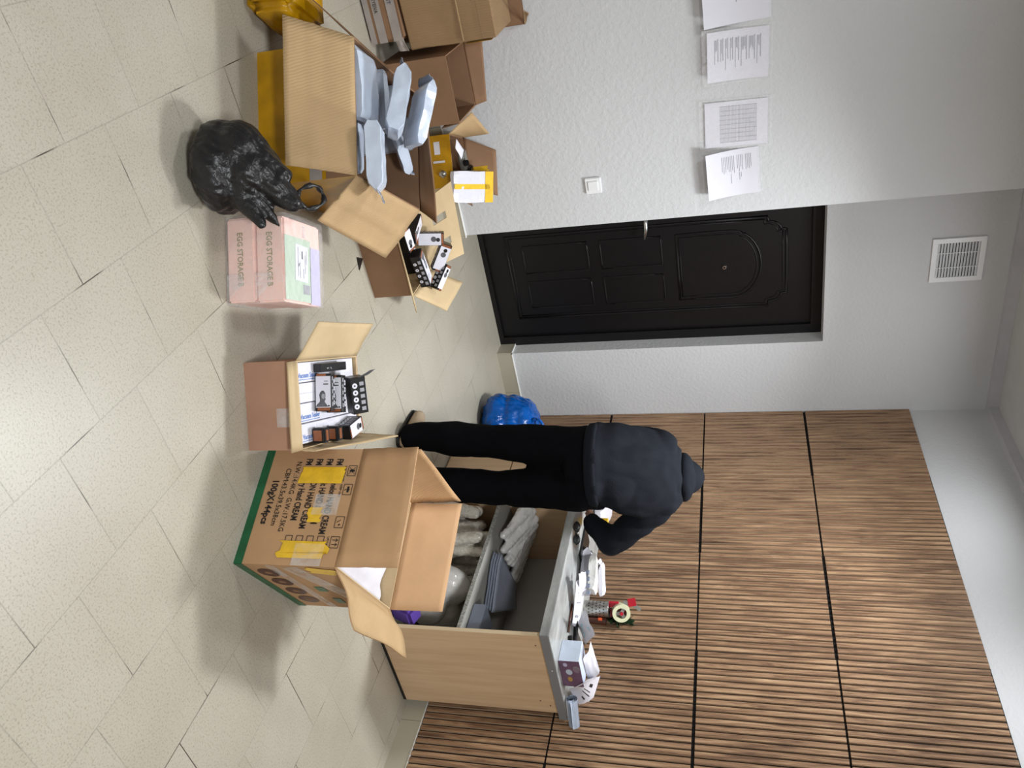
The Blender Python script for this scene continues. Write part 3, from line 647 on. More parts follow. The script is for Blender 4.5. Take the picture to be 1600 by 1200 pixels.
def sealer_carton():
    A, B = V((-1.966, -2.362, 0)), V((-1.720, -2.504, 0)); h = .193
    root, rim, r, v = carton('cardboard_box', 'reddish brown open carton packed with white boxes and black grooming boxes', A, B, .404, h, M['k_red'], M['k_in'])
    decal('clear_tape', A + r * .15 + r.cross(ZU) * .001 + ZU * .11, r, ZU, .06, .08, M['tape_clear'], root)
    RL, RR, BR, BL = rim
    plate('flap', [RL, BL, at(583, 506, z=.25), at(498, 503, z=.262)], M['k_in'], M['k_red'], parent=root, wav=.004, seed=11)
    plate('flap', [RR, RL, at(448, 566, z=.172), at(455, 708, z=.178)], M['k_in'], M['k_red'], parent=root, wav=.003, seed=12)
    plate('flap', [BR, RR, RR + V((.002, -.001, .05)), at(622, 681, z=.315)], M['k_in'], M['k_red'], parent=root, wav=.004, seed=13)
    plate('flap', [BL, BR, BR + v * .05 - ZU * .12, BL + v * .05 - ZU * .12], M['k_in'], M['k_red'], parent=root, wav=.003, seed=14)
    wds = (.067, .065, .065, .066); x = .007
    for i, wd in enumerate(wds):
        o = A + r * x + v * (.008 + .003 * (i % 2)) + ZU * .006; ht = .176 + (.003 if i % 2 else 0)
        g = empty('vacuum_sealer_box', o + r * wd / 2 + v * .19, ['white lettered sealer box standing beside the open left flap', 'white unlettered box between the two lettered sealer boxes', 'white lettered sealer box in the middle right of the carton', 'white lettered sealer box beside the hand cream carton'][i], 'box', 'white boxes packed side by side in the carton')
        bm = bmesh.new(); frame_box(bm, o, r, v, ZU, wd - .0025, .384, ht); bmesh.ops.bevel(bm, geom=bm.edges[:], offset=.0015, segments=1, affect='EDGES'); mk('box_body', bm, M['wht'], g)
        top = o + ZU * ht
        if i != 1:
            text('printed_text', 'Vacuum Sealer', top + r * .030 + v * .012 + r * .02, v, -r, .022, M['bluetext'], g, bold=.0004, sx=.92, lift=.0006)
            strokes('printed_rule', top, v, -r, [((.01, -.056), (.13, -.056), .002)], M['bluetext'], g)
        strokes('box_seam', top, v, -r, [((.10, -.004), (.10, -wd + .006), .0008), ((.0, -wd * .5), (.38, -wd * .5), .0006) if i == 1 else ((.001, -.001), (.38, -.001), .0006)], M['ink'], g)
        x += wd
    G = 'black grooming boxes lying in the sealer carton'
    zt = .184
    def pl(px, py, z): return at(px, py, z=z)
    a, b = pl(510, 581, zt + .045), pl(511, 645, zt + .045); rr = (b - a).normalized(); L = (b - a).length
    f = ZU.cross(rr).normalized()     # towards the back
    c = (a + b) / 2; c.z = zt + .026
    prod_box('grooming_box', 'black box with a white portrait panel, frontmost of the three in the carton', c + f * .024, rr, (ZU + f * .25), .124, .052, .044, G)
    c2 = c + f * .090 + rr * .004 + ZU * .004; prod_box('grooming_box', 'black box with a white portrait panel, middle one of the three in the carton', c2, rr, (ZU + f * .25), .126, .052, .056, G)
    r3 = (rr + f * .22).normalized(); f3 = ZU.cross(r3)
    c3 = c + f * .178 + rr * .006 + ZU * .034; prod_box('grooming_box', 'black box leaning open at the back, its white panel turned to the wall', c3, -r3, ZU * .75 - f3 * .65, .128, .055, .055, G)
    lid = plate('box_lid', [c3 - r3 * .064 - f3 * .03 + ZU * .03, c3 - r3 * .064 + f3 * .02 + ZU * .04, c3 - r3 * .082 + f3 * .03 + ZU * .068, c3 - r3 * .084 - f3 * .005 + ZU * .066], M['portrait'], M['blk'], t=.0015, wav=.001)
    tag(lid, 'dark torn lid standing up from the leaning grooming box', 'lid')
    # long black box behind, against the left wall of the carton
    a, b = pl(497, 571, zt + .03), pl(545, 566, zt + .03); rr2 = (b - a).normalized(); f2 = ZU.cross(rr2).normalized(); cc = (a + b) / 2 + r * .012; cc.z = zt
    g = empty('accessory_box', cc, 'long slim black box along the carton wall beside the left flap', 'box', G)
    bm = bmesh.new(); frame_box(bm, cc - rr2 * .085 - f2 * .012, rr2, f2, ZU, .17, .028, .03); bmesh.ops.bevel(bm, geom=bm.edges[:], offset=.0015, segments=1, affect='EDGES'); mk('box_body', bm, M['blk'], g)
    text('printed_text', '* *   *-', cc - rr2 * .05 - f2 * .006 + ZU * .03, rr2, f2, .012, M['wht'], g)
    # two small brown boxes and a white one
    for k, (px, py, lab) in enumerate(((510, 680, 'small black and copper box, nearer the carton front'), (531, 677, 'small black and copper box against the white device box'))):
        p = pl(px, py, zt + .045); g = empty('accessory_box', (p.x, p.y, zt), lab, 'box', G)
        o = V((p.x, p.y, zt + .004)) - r * .026 - v * .02
        bm = bmesh.new(); frame_box(bm, o, r, v, ZU, .05, .036, .045); bmesh.ops.bevel(bm, geom=bm.edges[:], offset=.004, segments=2, affect='EDGES'); mk('box_body', bm, M['blk'], g)
        decal('copper_band', o + r * .008 + v * .010 + ZU * .045, r, v, .034, .014, M['copper'], g, lift=.0008)
        decal('copper_band', o + r * .008 + ZU * .006, r, ZU, .034, .03, M['copper'], g, lift=.0008)
    p = pl(559, 667, zt + .05)
    prod_box('grooming_box', 'white faced box printed with a small dark device, nearest the right flap', (p.x - .005, p.y - .01, zt + .026), v - r * .25, -r, .10, .05, .05, G, face='device')
sealer_carton()

# ------------------------------------------------------------------ pink egg boxes wrapped in film
def pink():
    C0 = V((-2.377, -2.174, 0)); C1 = V((-2.156, -2.322, 0)); r = (C1 - C0).normalized(); v = V((-r.y, r.x, 0)); wd = .262; dp = .215
    for k in range(2):
        z = .002 + k * .101; sh = .004 * k
        g = empty('egg_storage_box', C0 + r * wd / 2 + v * dp / 2 + ZU * z, ['pink egg storage box, lower one of the wrapped pair on the floor', 'pink egg storage box, upper one with the shipping label on its top'][k], 'box', 'pink egg storage boxes stacked in clear film')
        o = C0 + r * sh + v * sh + ZU * z
        bm = bmesh.new(); frame_box(bm, o, r, v, ZU, wd, dp, .099); bmesh.ops.bevel(bm, geom=bm.edges[:], offset=.006, segments=2, affect='EDGES'); mk('box_body', bm, M['pink'], g)
        text('printed_text', 'EGG STORAGE B', o + r * .045 + ZU * .040, r, ZU, .027, M['olive'], g, bold=.0005, sx=.83, lift=.0012)
        decal('glue_print', o + r * .035 + ZU * .074, r, ZU, .15, .003, M['copper'], g) if k == 9 else None
        if k:
            t = o + ZU * .0995
            decal('mint_panel', t + r * .055 + v * .003, r, v, .200, .15, M['mint'], g); decal('lavender_panel', t + r * .075 + v * .150, r, v, .185, .060, M['lav'], g)
            lb = decal('shipping_label', t + r * .075 + v * .062, (r - v * .04), v, .115, .075, M['paper'], g, lift=.0016)
            strokes('label_print', t + r * .075 + v * .062, r, v, [((.02, .038), (.045, .038), .006), ((.01, .014), (.10, .014), .0012), ((.03, .055), (.09, .055), .0012), ((.055, .025), (.105, .025), .0012), ((.06, .02), (.07, .016), .004), ((.075, .045), (.105, .045), .0015), ((.015, .062), (.06, .062), .001)], M['blackink'], lb, lift=.003)
            text('printed_text', 'EGGS', t + r * .012 + v * .11, r, v, .016, M['wht'], g)
            decal('grey_print', t + r * .20 + v * .105, r, v, .03, .04, M['ink'], g, lift=.001)
    # crumpled clear film round both
    bm = bmesh.new(); frame_box(bm, C0 - r * .004 - v * .004 + ZU * .001, r, v, ZU, wd + .010, dp + .010, .207)
    bmesh.ops.subdivide_edges(bm, edges=bm.edges[:], cuts=14, use_grid_fill=True); bm.normal_update()
    for vv in bm.verts:
        vv.co += vv.normal * (.0035 + .004 * noise.noise(vv.co * 18)); vv.co.z = max(.001, vv.co.z)
    f = mk('clear_film', bm, M['film'], smooth=True); tag(f, 'crumpled clear film wrapped round the two pink boxes', 'plastic film')
    for k in range(2):   # taped, folded film ears on the front right corner
        o = C0 + r * (.175) + ZU * (.006 + k * .10) + r.cross(ZU) * .008
        plate('film_fold', [o, o + r * .085, o + r * .03 + ZU * .06, o + ZU * .055], M['film'], t=.001, parent=f, wav=.004, seed=k)
pink()

# ------------------------------------------------------------------ poly mailers
def mailer(name, label, A, B, side, Wd, T_, group, parent=None, mat='mailer', seal=.05, seed=0, cat='parcel', n=9):
    """a bagged flat parcel from end A to end B; side = direction across its broad face; thickness along A->B x side"""
    A = V(A); B = V(B); r = (B - A).normalized(); L = (B - A).length; u = (V(side) - V(side).dot(r) * r).normalized(); w_ = r.cross(u)
    root = empty(name, (A + B) / 2, label, cat, group) if parent is None else parent
    bm = bmesh.new(); c = (A + B) / 2
    frame_box(bm, c - r * L / 2 - u * Wd / 2 - w_ * T_ / 2, r, u, w_, L, Wd, T_)
    bmesh.ops.subdivide_edges(bm, edges=bm.edges[:], cuts=n, use_grid_fill=True)
    for v in bm.verts:
        d = v.co - c; a, b, e = d.dot(r) / (L / 2), d.dot(u) / (Wd / 2), d.dot(w_) / (T_ / 2)
        k = 1 - .42 * abs(a) ** 16 - .10 * abs(b) ** 16
        e2 = e * k * (1 - (.8 * max(0, (a - .72) / .28) ** 1.3 if seal else 0)); q = v.co * 17 + V((seed * 3.1, 0, 0))
        a2 = a * (1 - .02 * abs(b) ** 6); b2 = b * (1 - .05 * abs(a) ** 6)
        v.co = c + r * a2 * L / 2 + u * b2 * Wd / 2 + w_ * e2 * T_ / 2 + V((noise.noise(q), noise.noise(q + V((9, 0, 0))), noise.noise(q + V((0, 9, 0))))) * .0042
    mk('mailer_body', bm, M[mat], root, smooth=False)
    if seal:
        o = c + r * L / 2 * .98 - u * Wd / 2 + w_ * T_ * .1
        plate('seal_flap', [o, o + u * Wd, o + u * Wd * .9 + r * seal + w_ * .01, o + u * Wd * .18 + r * seal * .75 + w_ * .012], M[mat], M['mailer_d'], t=.0012, parent=root, wav=.006, seed=seed, n=6)
    return root

# ------------------------------------------------------------------ big carton of mailers
def mailer_carton():
    h = .36; RLp, RRp = V((-2.764, -1.677, 0)), V((-2.393, -1.932, 0))
    root, rim, r, v = carton('cardboard_box', 'big carton bound in yellow tape and heaped with blue grey mailers', RLp, RRp, .52, h, M['yellow'], M['k_dark'])
    RL, RR, BR, BL = rim; W = r.cross(ZU)
    decal('grey_tape', RLp + W * .001 + ZU * .235 + r * .06, r, ZU, .11, .085, plain('grey cloth tape', srgb(126, 128, 120), .5), root)
    decal('printed_tape', RRp - r * .15 + W * .001 + ZU * .19, r, ZU, .15, .045, M['greytape'], root)
    text('printed_text', 'VIVVVVIAVVV', RRp - r * .145 + W * .002 + ZU * .203, r, ZU, .018, M['blackink'], root, sx=.9)
    # side facing the pink boxes
    decal('kraft_patch', RRp - r * .13 + W * .001 + ZU * .25, r, ZU, .13, .105, M['k_dark'], root)
    a, b = at(441, 22, z=.185), at(446, 258, z=.175)
    plate('flap', [RR, RL, a, b], M['k_flap'], M['k_dark'], parent=root, wav=.006, n=12, seed=21, crease=.62)
    a = at(497, 345, z=.225); b = at(603, 404, z=.215)
    plate('flap', [BR, RR, a, b], M['k_flap'], M['k_dark'], parent=root, wav=.008, n=12, seed=22, crease=.5)
    a, b = at(686, 196, z=.455), at(684, 349, z=.42)
    plate('flap', [BL, BR, b, at(664, 150, z=.47)], M['k_dark'], M['k_flap'], parent=root, wav=.006, seed=23)
    a, b = at(484, -4, z=.40), at(560, -60, z=.40)
    plate('flap', [RL, BL, BL + V((-.131, .090, -.160)), RL + V((-.131, .090, -.160))], M['k_dark'], M['k_dark'], parent=root, wav=.004, seed=24)
    G = 'blue grey mailers heaped in the big carton'
    def mm(lab, p, q, za, zb, side, Wd, T_, drop=0, **k):
        dz = V((0, 0, drop)); g_ = mailer('mailer_parcel', lab, at(*p, z=za) - dz, at(*q, z=zb) - dz, side, Wd, T_, G, **k)
        for c_ in g_.children:      # soft film gives way to the carton walls
            for v_ in c_.data.vertices:
                q_ = v_.co + g_.location
                if q_.z < h + .004:
                    l_ = q_ - RLp; x_, y_ = l_.dot(r), l_.dot(v); x2, y2 = min(max(x_, .010), .440), min(max(y_, .010), .508)
                    q_ = q_ + r * (x2 - x_) + v * (y2 - y_); v_.co = q_ - g_.location
    U2 = ZU
    mm('wide wrinkled mailer lying flat along the front wall of the carton', (572, 190), (563, 76), .345, .345, v, .135, .05, seed=1, seal=.03)
    mm('mailer standing on its edge behind the wide wrinkled one', (603, 200), (598, 106), .34, .345, ZU, .26, .04, drop=.12, seed=2, seal=0)
    mm('mailer under the front right one, wedged against the front wall', (560, 270), (560, 192), .325, .325, ZU, .26, .045, drop=.12, seed=3, seal=0)
    mm('long mailer leaning out over the right rim of the carton', (584, 192), (590, 300), .410, .405, v - ZU * .35, .125, .055, seed=4, seal=.035)
    mm('tallest mailer, propped upright in the middle of the heap', (614, 210), (632, 108), .43, .47, v - ZU * .5, .12, .06, seed=5, seal=.03)
    mm('mailer propped up at the back beside the brown carton', (646, 229), (667, 130), .455, .50, v - ZU * 1.2, .115, .04, seed=6, seal=.025)
    mm('short mailer lying under the tallest one with a bent corner', (622, 216), (636, 262), .36, .345, v - ZU * .4, .09, .04, seed=7, seal=.03)
    mm('mailer standing in the dark back corner of the carton', (640, 185), (640, 235), .33, .33, ZU, .27, .05, drop=.12, seed=8, seal=0)
    mm('mailer standing on edge under the tallest one', (615, 205), (622, 130), .33, .33, ZU, .26, .05, drop=.125, seed=9, seal=0)
mailer_carton()

# ------------------------------------------------------------------ open carton with grooming boxes
def small_carton():
    A, B = V((-1.975, -1.388, 0)), V((-1.678, -1.388, 0)); h = .182
    root, rim, r, v = carton('cardboard_box', 'brown open carton of tumbled grooming boxes between the mailer carton and the door', A, B, .25, h, M['k_dark'], M['k_in'])
    RL, RR, BR, BL = rim
    plate('flap', [RR, RL, RL + V((0, -.03, .014)), at(651, 488, z=.182)], M['k_in'], M['k_dark'], parent=root, wav=.003, seed=31)
    plate('flap', [BR, RR, at(698, 486, z=.235), at(723, 441, z=.255)], M['k_in'], M['k_flap'], parent=root, wav=.003, seed=32)
    # tall back flap with two hand holes: built as a frame round the slots
    p0, p1, p2, p3 = BL + ZU * .0, BR + ZU * 0, at(725, 396, z=.31), at(704, 283, z=.335)
    bm = bmesh.new(); us = [0, .30, .40, .66, .76, 1]; vs_ = [0, .35, .72, 1]; nn = (p1 - p0).cross(p3 - p0).normalized() * .004
    gv = {(i, j, s_): bm.verts.new(p0.lerp(p1, us[i]).lerp(p3.lerp(p2, us[i]), vs_[j]) + nn * s_) for i in range(6) for j in range(4) for s_ in (0, 1)}
    for i in range(5):
        for j in range(3):
            if j == 1 and i in (1, 3): continue
            bm.faces.new([gv[k] for k in ((i, j, 1), (i + 1, j, 1), (i + 1, j + 1, 1), (i, j + 1, 1))]); bm.faces.new([gv[k] for k in ((i, j, 0), (i, j + 1, 0), (i + 1, j + 1, 0), (i + 1, j, 0))])
    ed = [e for e in bm.edges if len(e.link_faces) == 1]
    key = {v_: k for k, v_ in gv.items()}
    for e in list(ed):
        a, b = e.verts; ka, kb = key[a], key[b]
        if ka[2] == 1: bm.faces.new((a, b, gv[kb[0], kb[1], 0], gv[ka[0], ka[1], 0]))
    bmesh.ops.recalc_face_normals(bm, faces=bm.faces[:]); mk('handle_flap', bm, M['k_in'], root)
    G = 'grooming boxes tumbled in the brown carton'
    def pb(lab, c, r_, n, L, Wd, T_, face='portrait'):
        r_ = V(r_).normalized(); n = V(n); prod_box('grooming_box', lab, c, r_, n.cross(r_), L, Wd, T_, G, face)
    pb('black box with four round icons, along the front edge of the brown carton', (-1.765, -1.305, .215), (-.955, -.22, 0), (0, .15, 1), .165, .060, .045)
    pb('black box tilted up against the tall back flap with its white side out', (-1.755, -1.175, .265), (-.75, .25, .45), (-.2, -.75, .5), .13, .050, .045, 'device')
    pb('black box with a row of printed bars, behind the front icon box', (-1.672, -1.205, .250), (-.6, .5, .35), (.5, -.55, .55), .12, .042, .042, 'device')
    pb('black box upside down near the big flap of the mailer carton', (-1.925, -1.245, .200), (.25, -1, .05), (.2, .1, 1), .14, .055, .045)
    pb('black box half hidden under the big kraft flap', (-1.915, -1.335, .190), (1, .1, 0), (0, -.3, 1), .10, .045, .045, 'device')
    pb('black box tipped on end beside the hand holes of the tall flap', (-1.845, -1.175, .235), (.2, .3, .9), (-.2, -.95, .2), .12, .055, .045, 'device')
    pb('black box lying under the tilted ones in the brown carton', (-1.80, -1.225, .140), (.95, .1, 0), (0, .1, 1), .16, .075, .045, 'device')
small_carton()

# ------------------------------------------------------------------ cartons along the grey wall
def wall_cartons():
    # brown open carton behind the mailer heap
    A, B = V((-2.50, -.725, 0)), V((-2.205, -.725, 0)); h = .325
    root, rim, r, v = carton('cardboard_box', 'plain brown open carton standing behind the heap of mailers', A, B, .29, h, M['k_dark'], M['k_dark'])
    RL, RR, BR, BL = rim
    plate('flap', [BL, BR, BR + V((-.01, .02, .055)), BL + V((.0, .02, .09))], M['k_dark'], M['k_dark'], parent=root, wav=.002, seed=41)
    plate('flap', [BR, RR, RR + V((.02, .03, -.10)), BR + V((.03, -.01, -.1))], M['k_dark'], M['k_dark'], parent=root, wav=.002, seed=42)
    # taped parcel on the floor and the worn carton lying on it
    g = empty('taped_parcel', (-2.72, -.60, 0), 'flat parcel wrapped in printed grey tape under the worn carton', 'parcel')
    bm = bmesh.new(); frame_box(bm, (-2.92, -.735, .002), (1, 0, 0), (0, 1, 0), ZU, .33, .33, .155); bmesh.ops.bevel(bm, geom=bm.edges[:], offset=.012, segments=2, affect='EDGES'); mk('parcel_body', bm, M['k_dark'], g)
    for z, hh in ((.008, .026), (.046, .038), (.112, .042)):
        decal('printed_tape', (-2.918, -.7355, z), (1, 0, 0), ZU, .327, hh, M['greytape'], g, lift=.001)
    text('printed_text', '* MOSTAY *** KEYEIVA', (-2.905, -.737, .055), (1, 0, 0), ZU, .024, M['blackink'], g, sx=.78, lift=.0018)
    text('printed_text', 'KEKYE VMAST', (-2.89, -.737, .122), (1, 0, 0), ZU, .024, plain('dark blue print', srgb(46, 50, 90), .6), g, sx=1.0, lift=.0018)
    loose = plate('tape_end', [(-2.60, -.735, .115), (-2.60, -.735, .155), (-2.545, -.742, .175), (-2.548, -.74, .13)], M['greytape'], t=.001, parent=g, wav=.008, seed=4)
    A, B = V((-3.0, -.715, 0)), V((-2.537, -.700, 0))
    g = empty('cardboard_box', (-2.77, -.55, .165), 'worn kraft carton lying on the tape-wrapped parcel, cut by the picture edge', 'cardboard box')
    bm = bmesh.new(); r = (B - A).normalized(); v = V((-r.y, r.x, 0)); frame_box(bm, A + ZU * .165, r, v, ZU, .463, .295, .40); bmesh.ops.bevel(bm, geom=bm.edges[:], offset=.006, segments=1, affect='EDGES')
    bmesh.ops.subdivide_edges(bm, edges=bm.edges[:], cuts=6, use_grid_fill=True)
    for q in bm.verts: q.co += V((noise.noise(q.co * 6), noise.noise(q.co * 6 + V((5, 0, 0))), 0)) * .006
    mk('carton_body', bm, M['k_old'], g)
    O = A + ZU * .165 + r.cross(ZU) * .006
    decal('crease', O + ZU * .243, r, ZU, .455, .0035, M['k_dark'], g); decal('crease', O + ZU * .335, r, ZU, .455, .002, M['k_dark'], g); decal('board_edge', O + ZU * .25, r, ZU, .455, .005, M['k_flap'], g)
    decal('yellow_tape', B + ZU * .42 + V((.0015, 0, 0)), v, ZU, .05, .12, M['yellow'], g, lift=.004)
    g = None
    A, B = V((-3.0, -.385, 0)), V((-2.50, -.375, 0))
    root, rim, r, v = carton('cardboard_box', 'tall open brown carton against the wall behind the worn carton', V((-3.0, -.66 + .27, 0)), V((-2.525, -.66 + .265, 0)), .03, .62, M['k_dark'], M['k_dark'])
    plate('flap', [rim[2] + V((0, 0, 0)), rim[1], rim[1] + V((-.09, -.20, .05)), rim[2] + V((-.07, -.21, .07))], M['k_dark'], M['k_old'], parent=root, wav=.006, seed=43)
    # small carton by the wall with a cradle and a taped envelope
    A, B = V((-2.125, -.585, 0)), V((-1.895, -.680, 0)); h = .215
    root, rim, r, v = carton('cardboard_box', 'small open carton bound in yellow tape against the grey wall', A, B, .20, h, M['yellow'], M['k_dark'])
    RL, RR, BR, BL = rim
    decal('label_strip', A + r * .03 + r.cross(ZU) * .001 + ZU * .13, r, ZU, .06, .03, M['paper'], root); decal('label_strip', A + r * .12 + r.cross(ZU) * .001 + ZU * .12, r, ZU, .01, .06, M['paper'], root)
    plate('flap', [RL, BL, at(764, 208, z=.365), at(737, 175, z=.32)], M['k_flap'], M['k_dark'], parent=root, wav=.005, seed=51)
    plate('flap', [BL, BR, at(778, 306, y=-.385), at(775, 234, y=-.385)], M['k_dark'], M['k_dark'], parent=root, wav=.003, seed=52)
    plate('flap', [BR, RR, at(702, 300, z=.185), at(738, 322, z=.205)], M['k_dark'], M['k_flap'], parent=root, wav=.004, seed=53)
    b2 = decal('yellow_tape', BL.lerp(BR, .60) + ZU * .02 + v * .0 - v * .002, r, ZU, .03, .10, M['ytape'], root, jag=.005, seed=3, lift=.001)
    # grey cradle
    c = at(728, 252, z=.245); g = empty('phone_cradle', c, 'dark grey plastic cradle standing in the small carton by the wall', 'device')
    d1 = (at(735, 283, z=.225) - at(722, 222, z=.235)).normalized(); sd = ZU.cross(d1).normalized()
    bm = bmesh.new(); frame_box(bm, c - d1 * .06 - sd * .028 - ZU * .03, d1, sd, ZU, .12, .055, .035); bmesh.ops.bevel(bm, geom=bm.edges[:], offset=.008, segments=3, affect='EDGES'); mk('cradle_body', bm, M['grip'], g)
    bm = bmesh.new(); frame_box(bm, c + d1 * .03 - sd * .024 - ZU * .02, d1, sd, ZU, .032, .05, .045); bmesh.ops.bevel(bm, geom=bm.edges[:], offset=.006, segments=2, affect='EDGES'); mk('cradle_stop', bm, M['rubber'], g)
    bm = bmesh.new(); frame_box(bm, c - d1 * .02 - sd * .036 - ZU * .005, d1, sd, ZU, .03, .012, .03); bmesh.ops.bevel(bm, geom=bm.edges[:], offset=.004, segments=2, affect='EDGES'); mk('side_knob', bm, M['rubber'], g)
    p = [at(713, 217, z=.262), at(725, 235, z=.270), at(721, 249, z=.262), at(712, 232, z=.255)]
    t = plate('paper_slip', p, M['paper'], t=.001, wav=.003, seed=5); tag(t, 'small white paper slip tucked beside the dark cradle', 'paper')
    g = mailer('taped_envelope', 'white envelope crossed with yellow tape sticking out of the small carton', at(706, 292, z=.225), at(768, 292, z=.345), V((1, -.1, .0)), .15, .035, None, mat='wht', seal=0, seed=9)
    a, b = at(706, 292, z=.225), at(768, 292, z=.345); d = (b - a).normalized(); s_ = V((1, -.1, 0)); s_ = (s_ - s_.dot(d) * d).normalized(); n_ = d.cross(s_)
    if n_.y > 0: n_ = -n_
    e1, e2 = (d, -s_) if d.cross(-s_).dot(n_) > 0 else (-s_, d)
    base = (a + b) / 2 + n_ * .019; L = (b - a).length
    bm = bmesh.new()
    def strip(u0, u1, v0, v1, nm):
        b3 = bmesh.new(); pts = [base + d * x * L + s_ * y * .15 for x, y in ((u0, v0), (u1, v0), (u1, v1), (u0, v1))]; b3.faces.new([b3.verts.new(q) for q in pts]); b4 = mk(nm, b3, M['ytape'], g)
    strip(-.5, .38, -.09, .07, 'yellow_tape'); strip(.26, .47, -.5, .5, 'yellow_tape')
    bm = bmesh.new(); ellip(bm, at(692, 272, y=-.70), ((1, 0, 0), (0, 1, 0), (0, 0, 1)), (.018, .014, .018), 12)
    for q in bm.verts: q.co += q.normal * .005 * noise.noise(q.co * 90)
    mk('tape_knot', bm, M['steel'], root, smooth=True)
wall_cartons()
def scraps():
    # black triangle lying by the brown carton
    pts = [at(557, 402, z=.001), at(566, 404, z=.001), at(561, 422, z=.001)]
    bm = bmesh.new(); lo = [bm.verts.new(p) for p in pts]; hi = [bm.verts.new(p + ZU * .004) for p in pts]
    bm.faces.new(hi); bm.faces.new(list(reversed(lo)))
    for i in range(3): bm.faces.new((lo[i], lo[(i + 1) % 3], hi[(i + 1) % 3], hi[i]))
    bmesh.ops.recalc_face_normals(bm, faces=bm.faces[:]); tag(mk('card_scrap', bm, M['blk']), 'small black triangular scrap on the floor beside the brown carton', 'scrap')
    # yellow wrapped parcel at the picture edge
    c = V((-2.97, -1.52, .135)); bm = bmesh.new(); u = V((.824, -.566, 0)); v = V((.566, .824, 0))
    frame_box(bm, V((-3.06, -1.45, .0)) - u * .06 - v * .10, u, v, ZU, .33, .24, .18)
    bmesh.ops.bevel(bm, geom=bm.edges[:], offset=.03, segments=3, affect='EDGES'); bmesh.ops.subdivide_edges(bm, edges=bm.edges[:], cuts=3, use_grid_fill=True)
    for q in bm.verts: q.co += V((noise.noise(q.co * 9), noise.noise(q.co * 9 + V((4, 0, 0))), 0)) * .016
    tag(mk('yellow_parcel', bm, M['yellow'], smooth=True), 'lumpy parcel wrapped in yellow film, cut by the picture edge beside the mailer carton', 'parcel')
scraps()

# ------------------------------------------------------------------ plastic bags
def black_bag():
    bm = bmesh.new(); X = ((1, 0, 0), (0, 1, 0), (0, 0, 1))
    c = V((-2.545, -2.20, 0))
    u = V((.80, -.6, 0)).normalized(); w_ = V((.6, .8, 0))
    ellip(bm, c + V((0, 0, .085)), (u, w_, ZU), (.140, .118, .083))
    ellip(bm, c + V((-.02, .02, .125)), (u, w_, ZU), (.105, .095, .095))
    ellip(bm, c + V((.02, .0, .15)), (u, w_, ZU), (.10, .08, .085))
    neck = at(458, 318, z=.275)
    capsule(bm, c + V((.02, .01, .17)), neck, .075, .028)
    capsule(bm, c + V((-.02, .03, .16)), at(440, 275, z=.25), .07, .03)
    capsule(bm, c + V((.07, -.03, .16)), at(436, 352, z=.235), .045, .006)
    capsule(bm, c + V((.04, -.04, .12)), at(410, 350, z=.205), .05, .014)
    root = empty('plastic_bag', (c.x, c.y, 0), 'crumpled black plastic bag slumped between the mailer carton and the pink boxes', 'bag')
    ob = finish(bm, 'bag_body', M['blackbag'], root, vox=.006, smooth=3, wrinkle=.0055, wscale=34, axis=(neck - (c + V((0, 0, .1)))).normalized(), stretch=5, seed=3)
    for v in ob.data.vertices: v.co.z = max(v.co.z, .003)
    cen = at(486, 308, z=.30); a1 = (at(506, 308, z=.30) - cen); pts = []
    e1 = a1.normalized(); e2 = (at(486, 330, z=.30) - cen).normalized()
    for k in range(22):
        t = 2 * math.pi * k / 22; pts.append(cen + e1 * .042 * math.cos(t) + e2 * .036 * math.sin(t) + V((0, 0, .004 * math.sin(3 * t) + .02 * math.cos(t))))
    tube('handle_loop', pts, [.007 + .003 * math.sin(k * 1.7) for k in range(22)], M['blackbag'], root, n=8, closed=True)
black_bag()
def blue_bag():
    bm = bmesh.new(); c = V((-.33, -.50, 0)); X = ((1, 0, 0), (0, 1, 0), (0, 0, 1))
    ellip(bm, c + V((-.01, .0, .10)), X, (.17, .17, .10)); ellip(bm, c + V((.01, .02, .19)), X, (.165, .165, .11)); ellip(bm, c + V((.02, .02, .255)), X, (.15, .15, .085))
    root = empty('plastic_bag', c, 'full blue plastic bag standing in the corner behind the oak cabinet', 'bag')
    ob = finish(bm, 'bag_body', M['bluebag'], root, vox=.008, smooth=4, wrinkle=.006, wscale=24, axis=(0, 0, 1), stretch=2.5, seed=8)
    for v in ob.data.vertices: v.co.z = max(v.co.z, .003)
    cen = c + V((.0, -.06, .345)); pts = []
    for k in range(18):
        t = 2 * math.pi * k / 18; pts.append(cen + V((.050 * math.cos(t), -.02 * math.cos(t), .040 * math.sin(t))))
    tube('handle_loop', pts, .010, M['bluebag'], root, n=8, closed=True)
blue_bag()

# ------------------------------------------------------------------ the person
FW = V((.556, .831, 0)).normalized(); RT = V((FW.y, -FW.x, 0)); P0 = V((-1.02, -1.53, 0))
def pp(px, py, off=0.0):
    """point of a sight line on the upright plane through the person's heels, off metres forward"""
    d = AX * ((px - 800) / F_PX) + AY * ((py - 600) / F_PX) + AZ; k = ((P0 + FW * off) - CAM).dot(FW) / d.dot(FW); return CAM + d * k
def loft(bm, rings, n=28):
    R_ = []
    for (c, a, b, ux, uy) in rings: R_.append([bm.verts.new(c + ux * a * math.cos(2 * math.pi * k / n) + uy * b * math.sin(2 * math.pi * k / n)) for k in range(n)])
    for i in range(len(R_) - 1):
        for k in range(n): bm.faces.new((R_[i][k], R_[i][(k + 1) % n], R_[i + 1][(k + 1) % n], R_[i + 1][k]))
    bm.faces.new(list(reversed(R_[0]))); bm.faces.new(R_[-1])
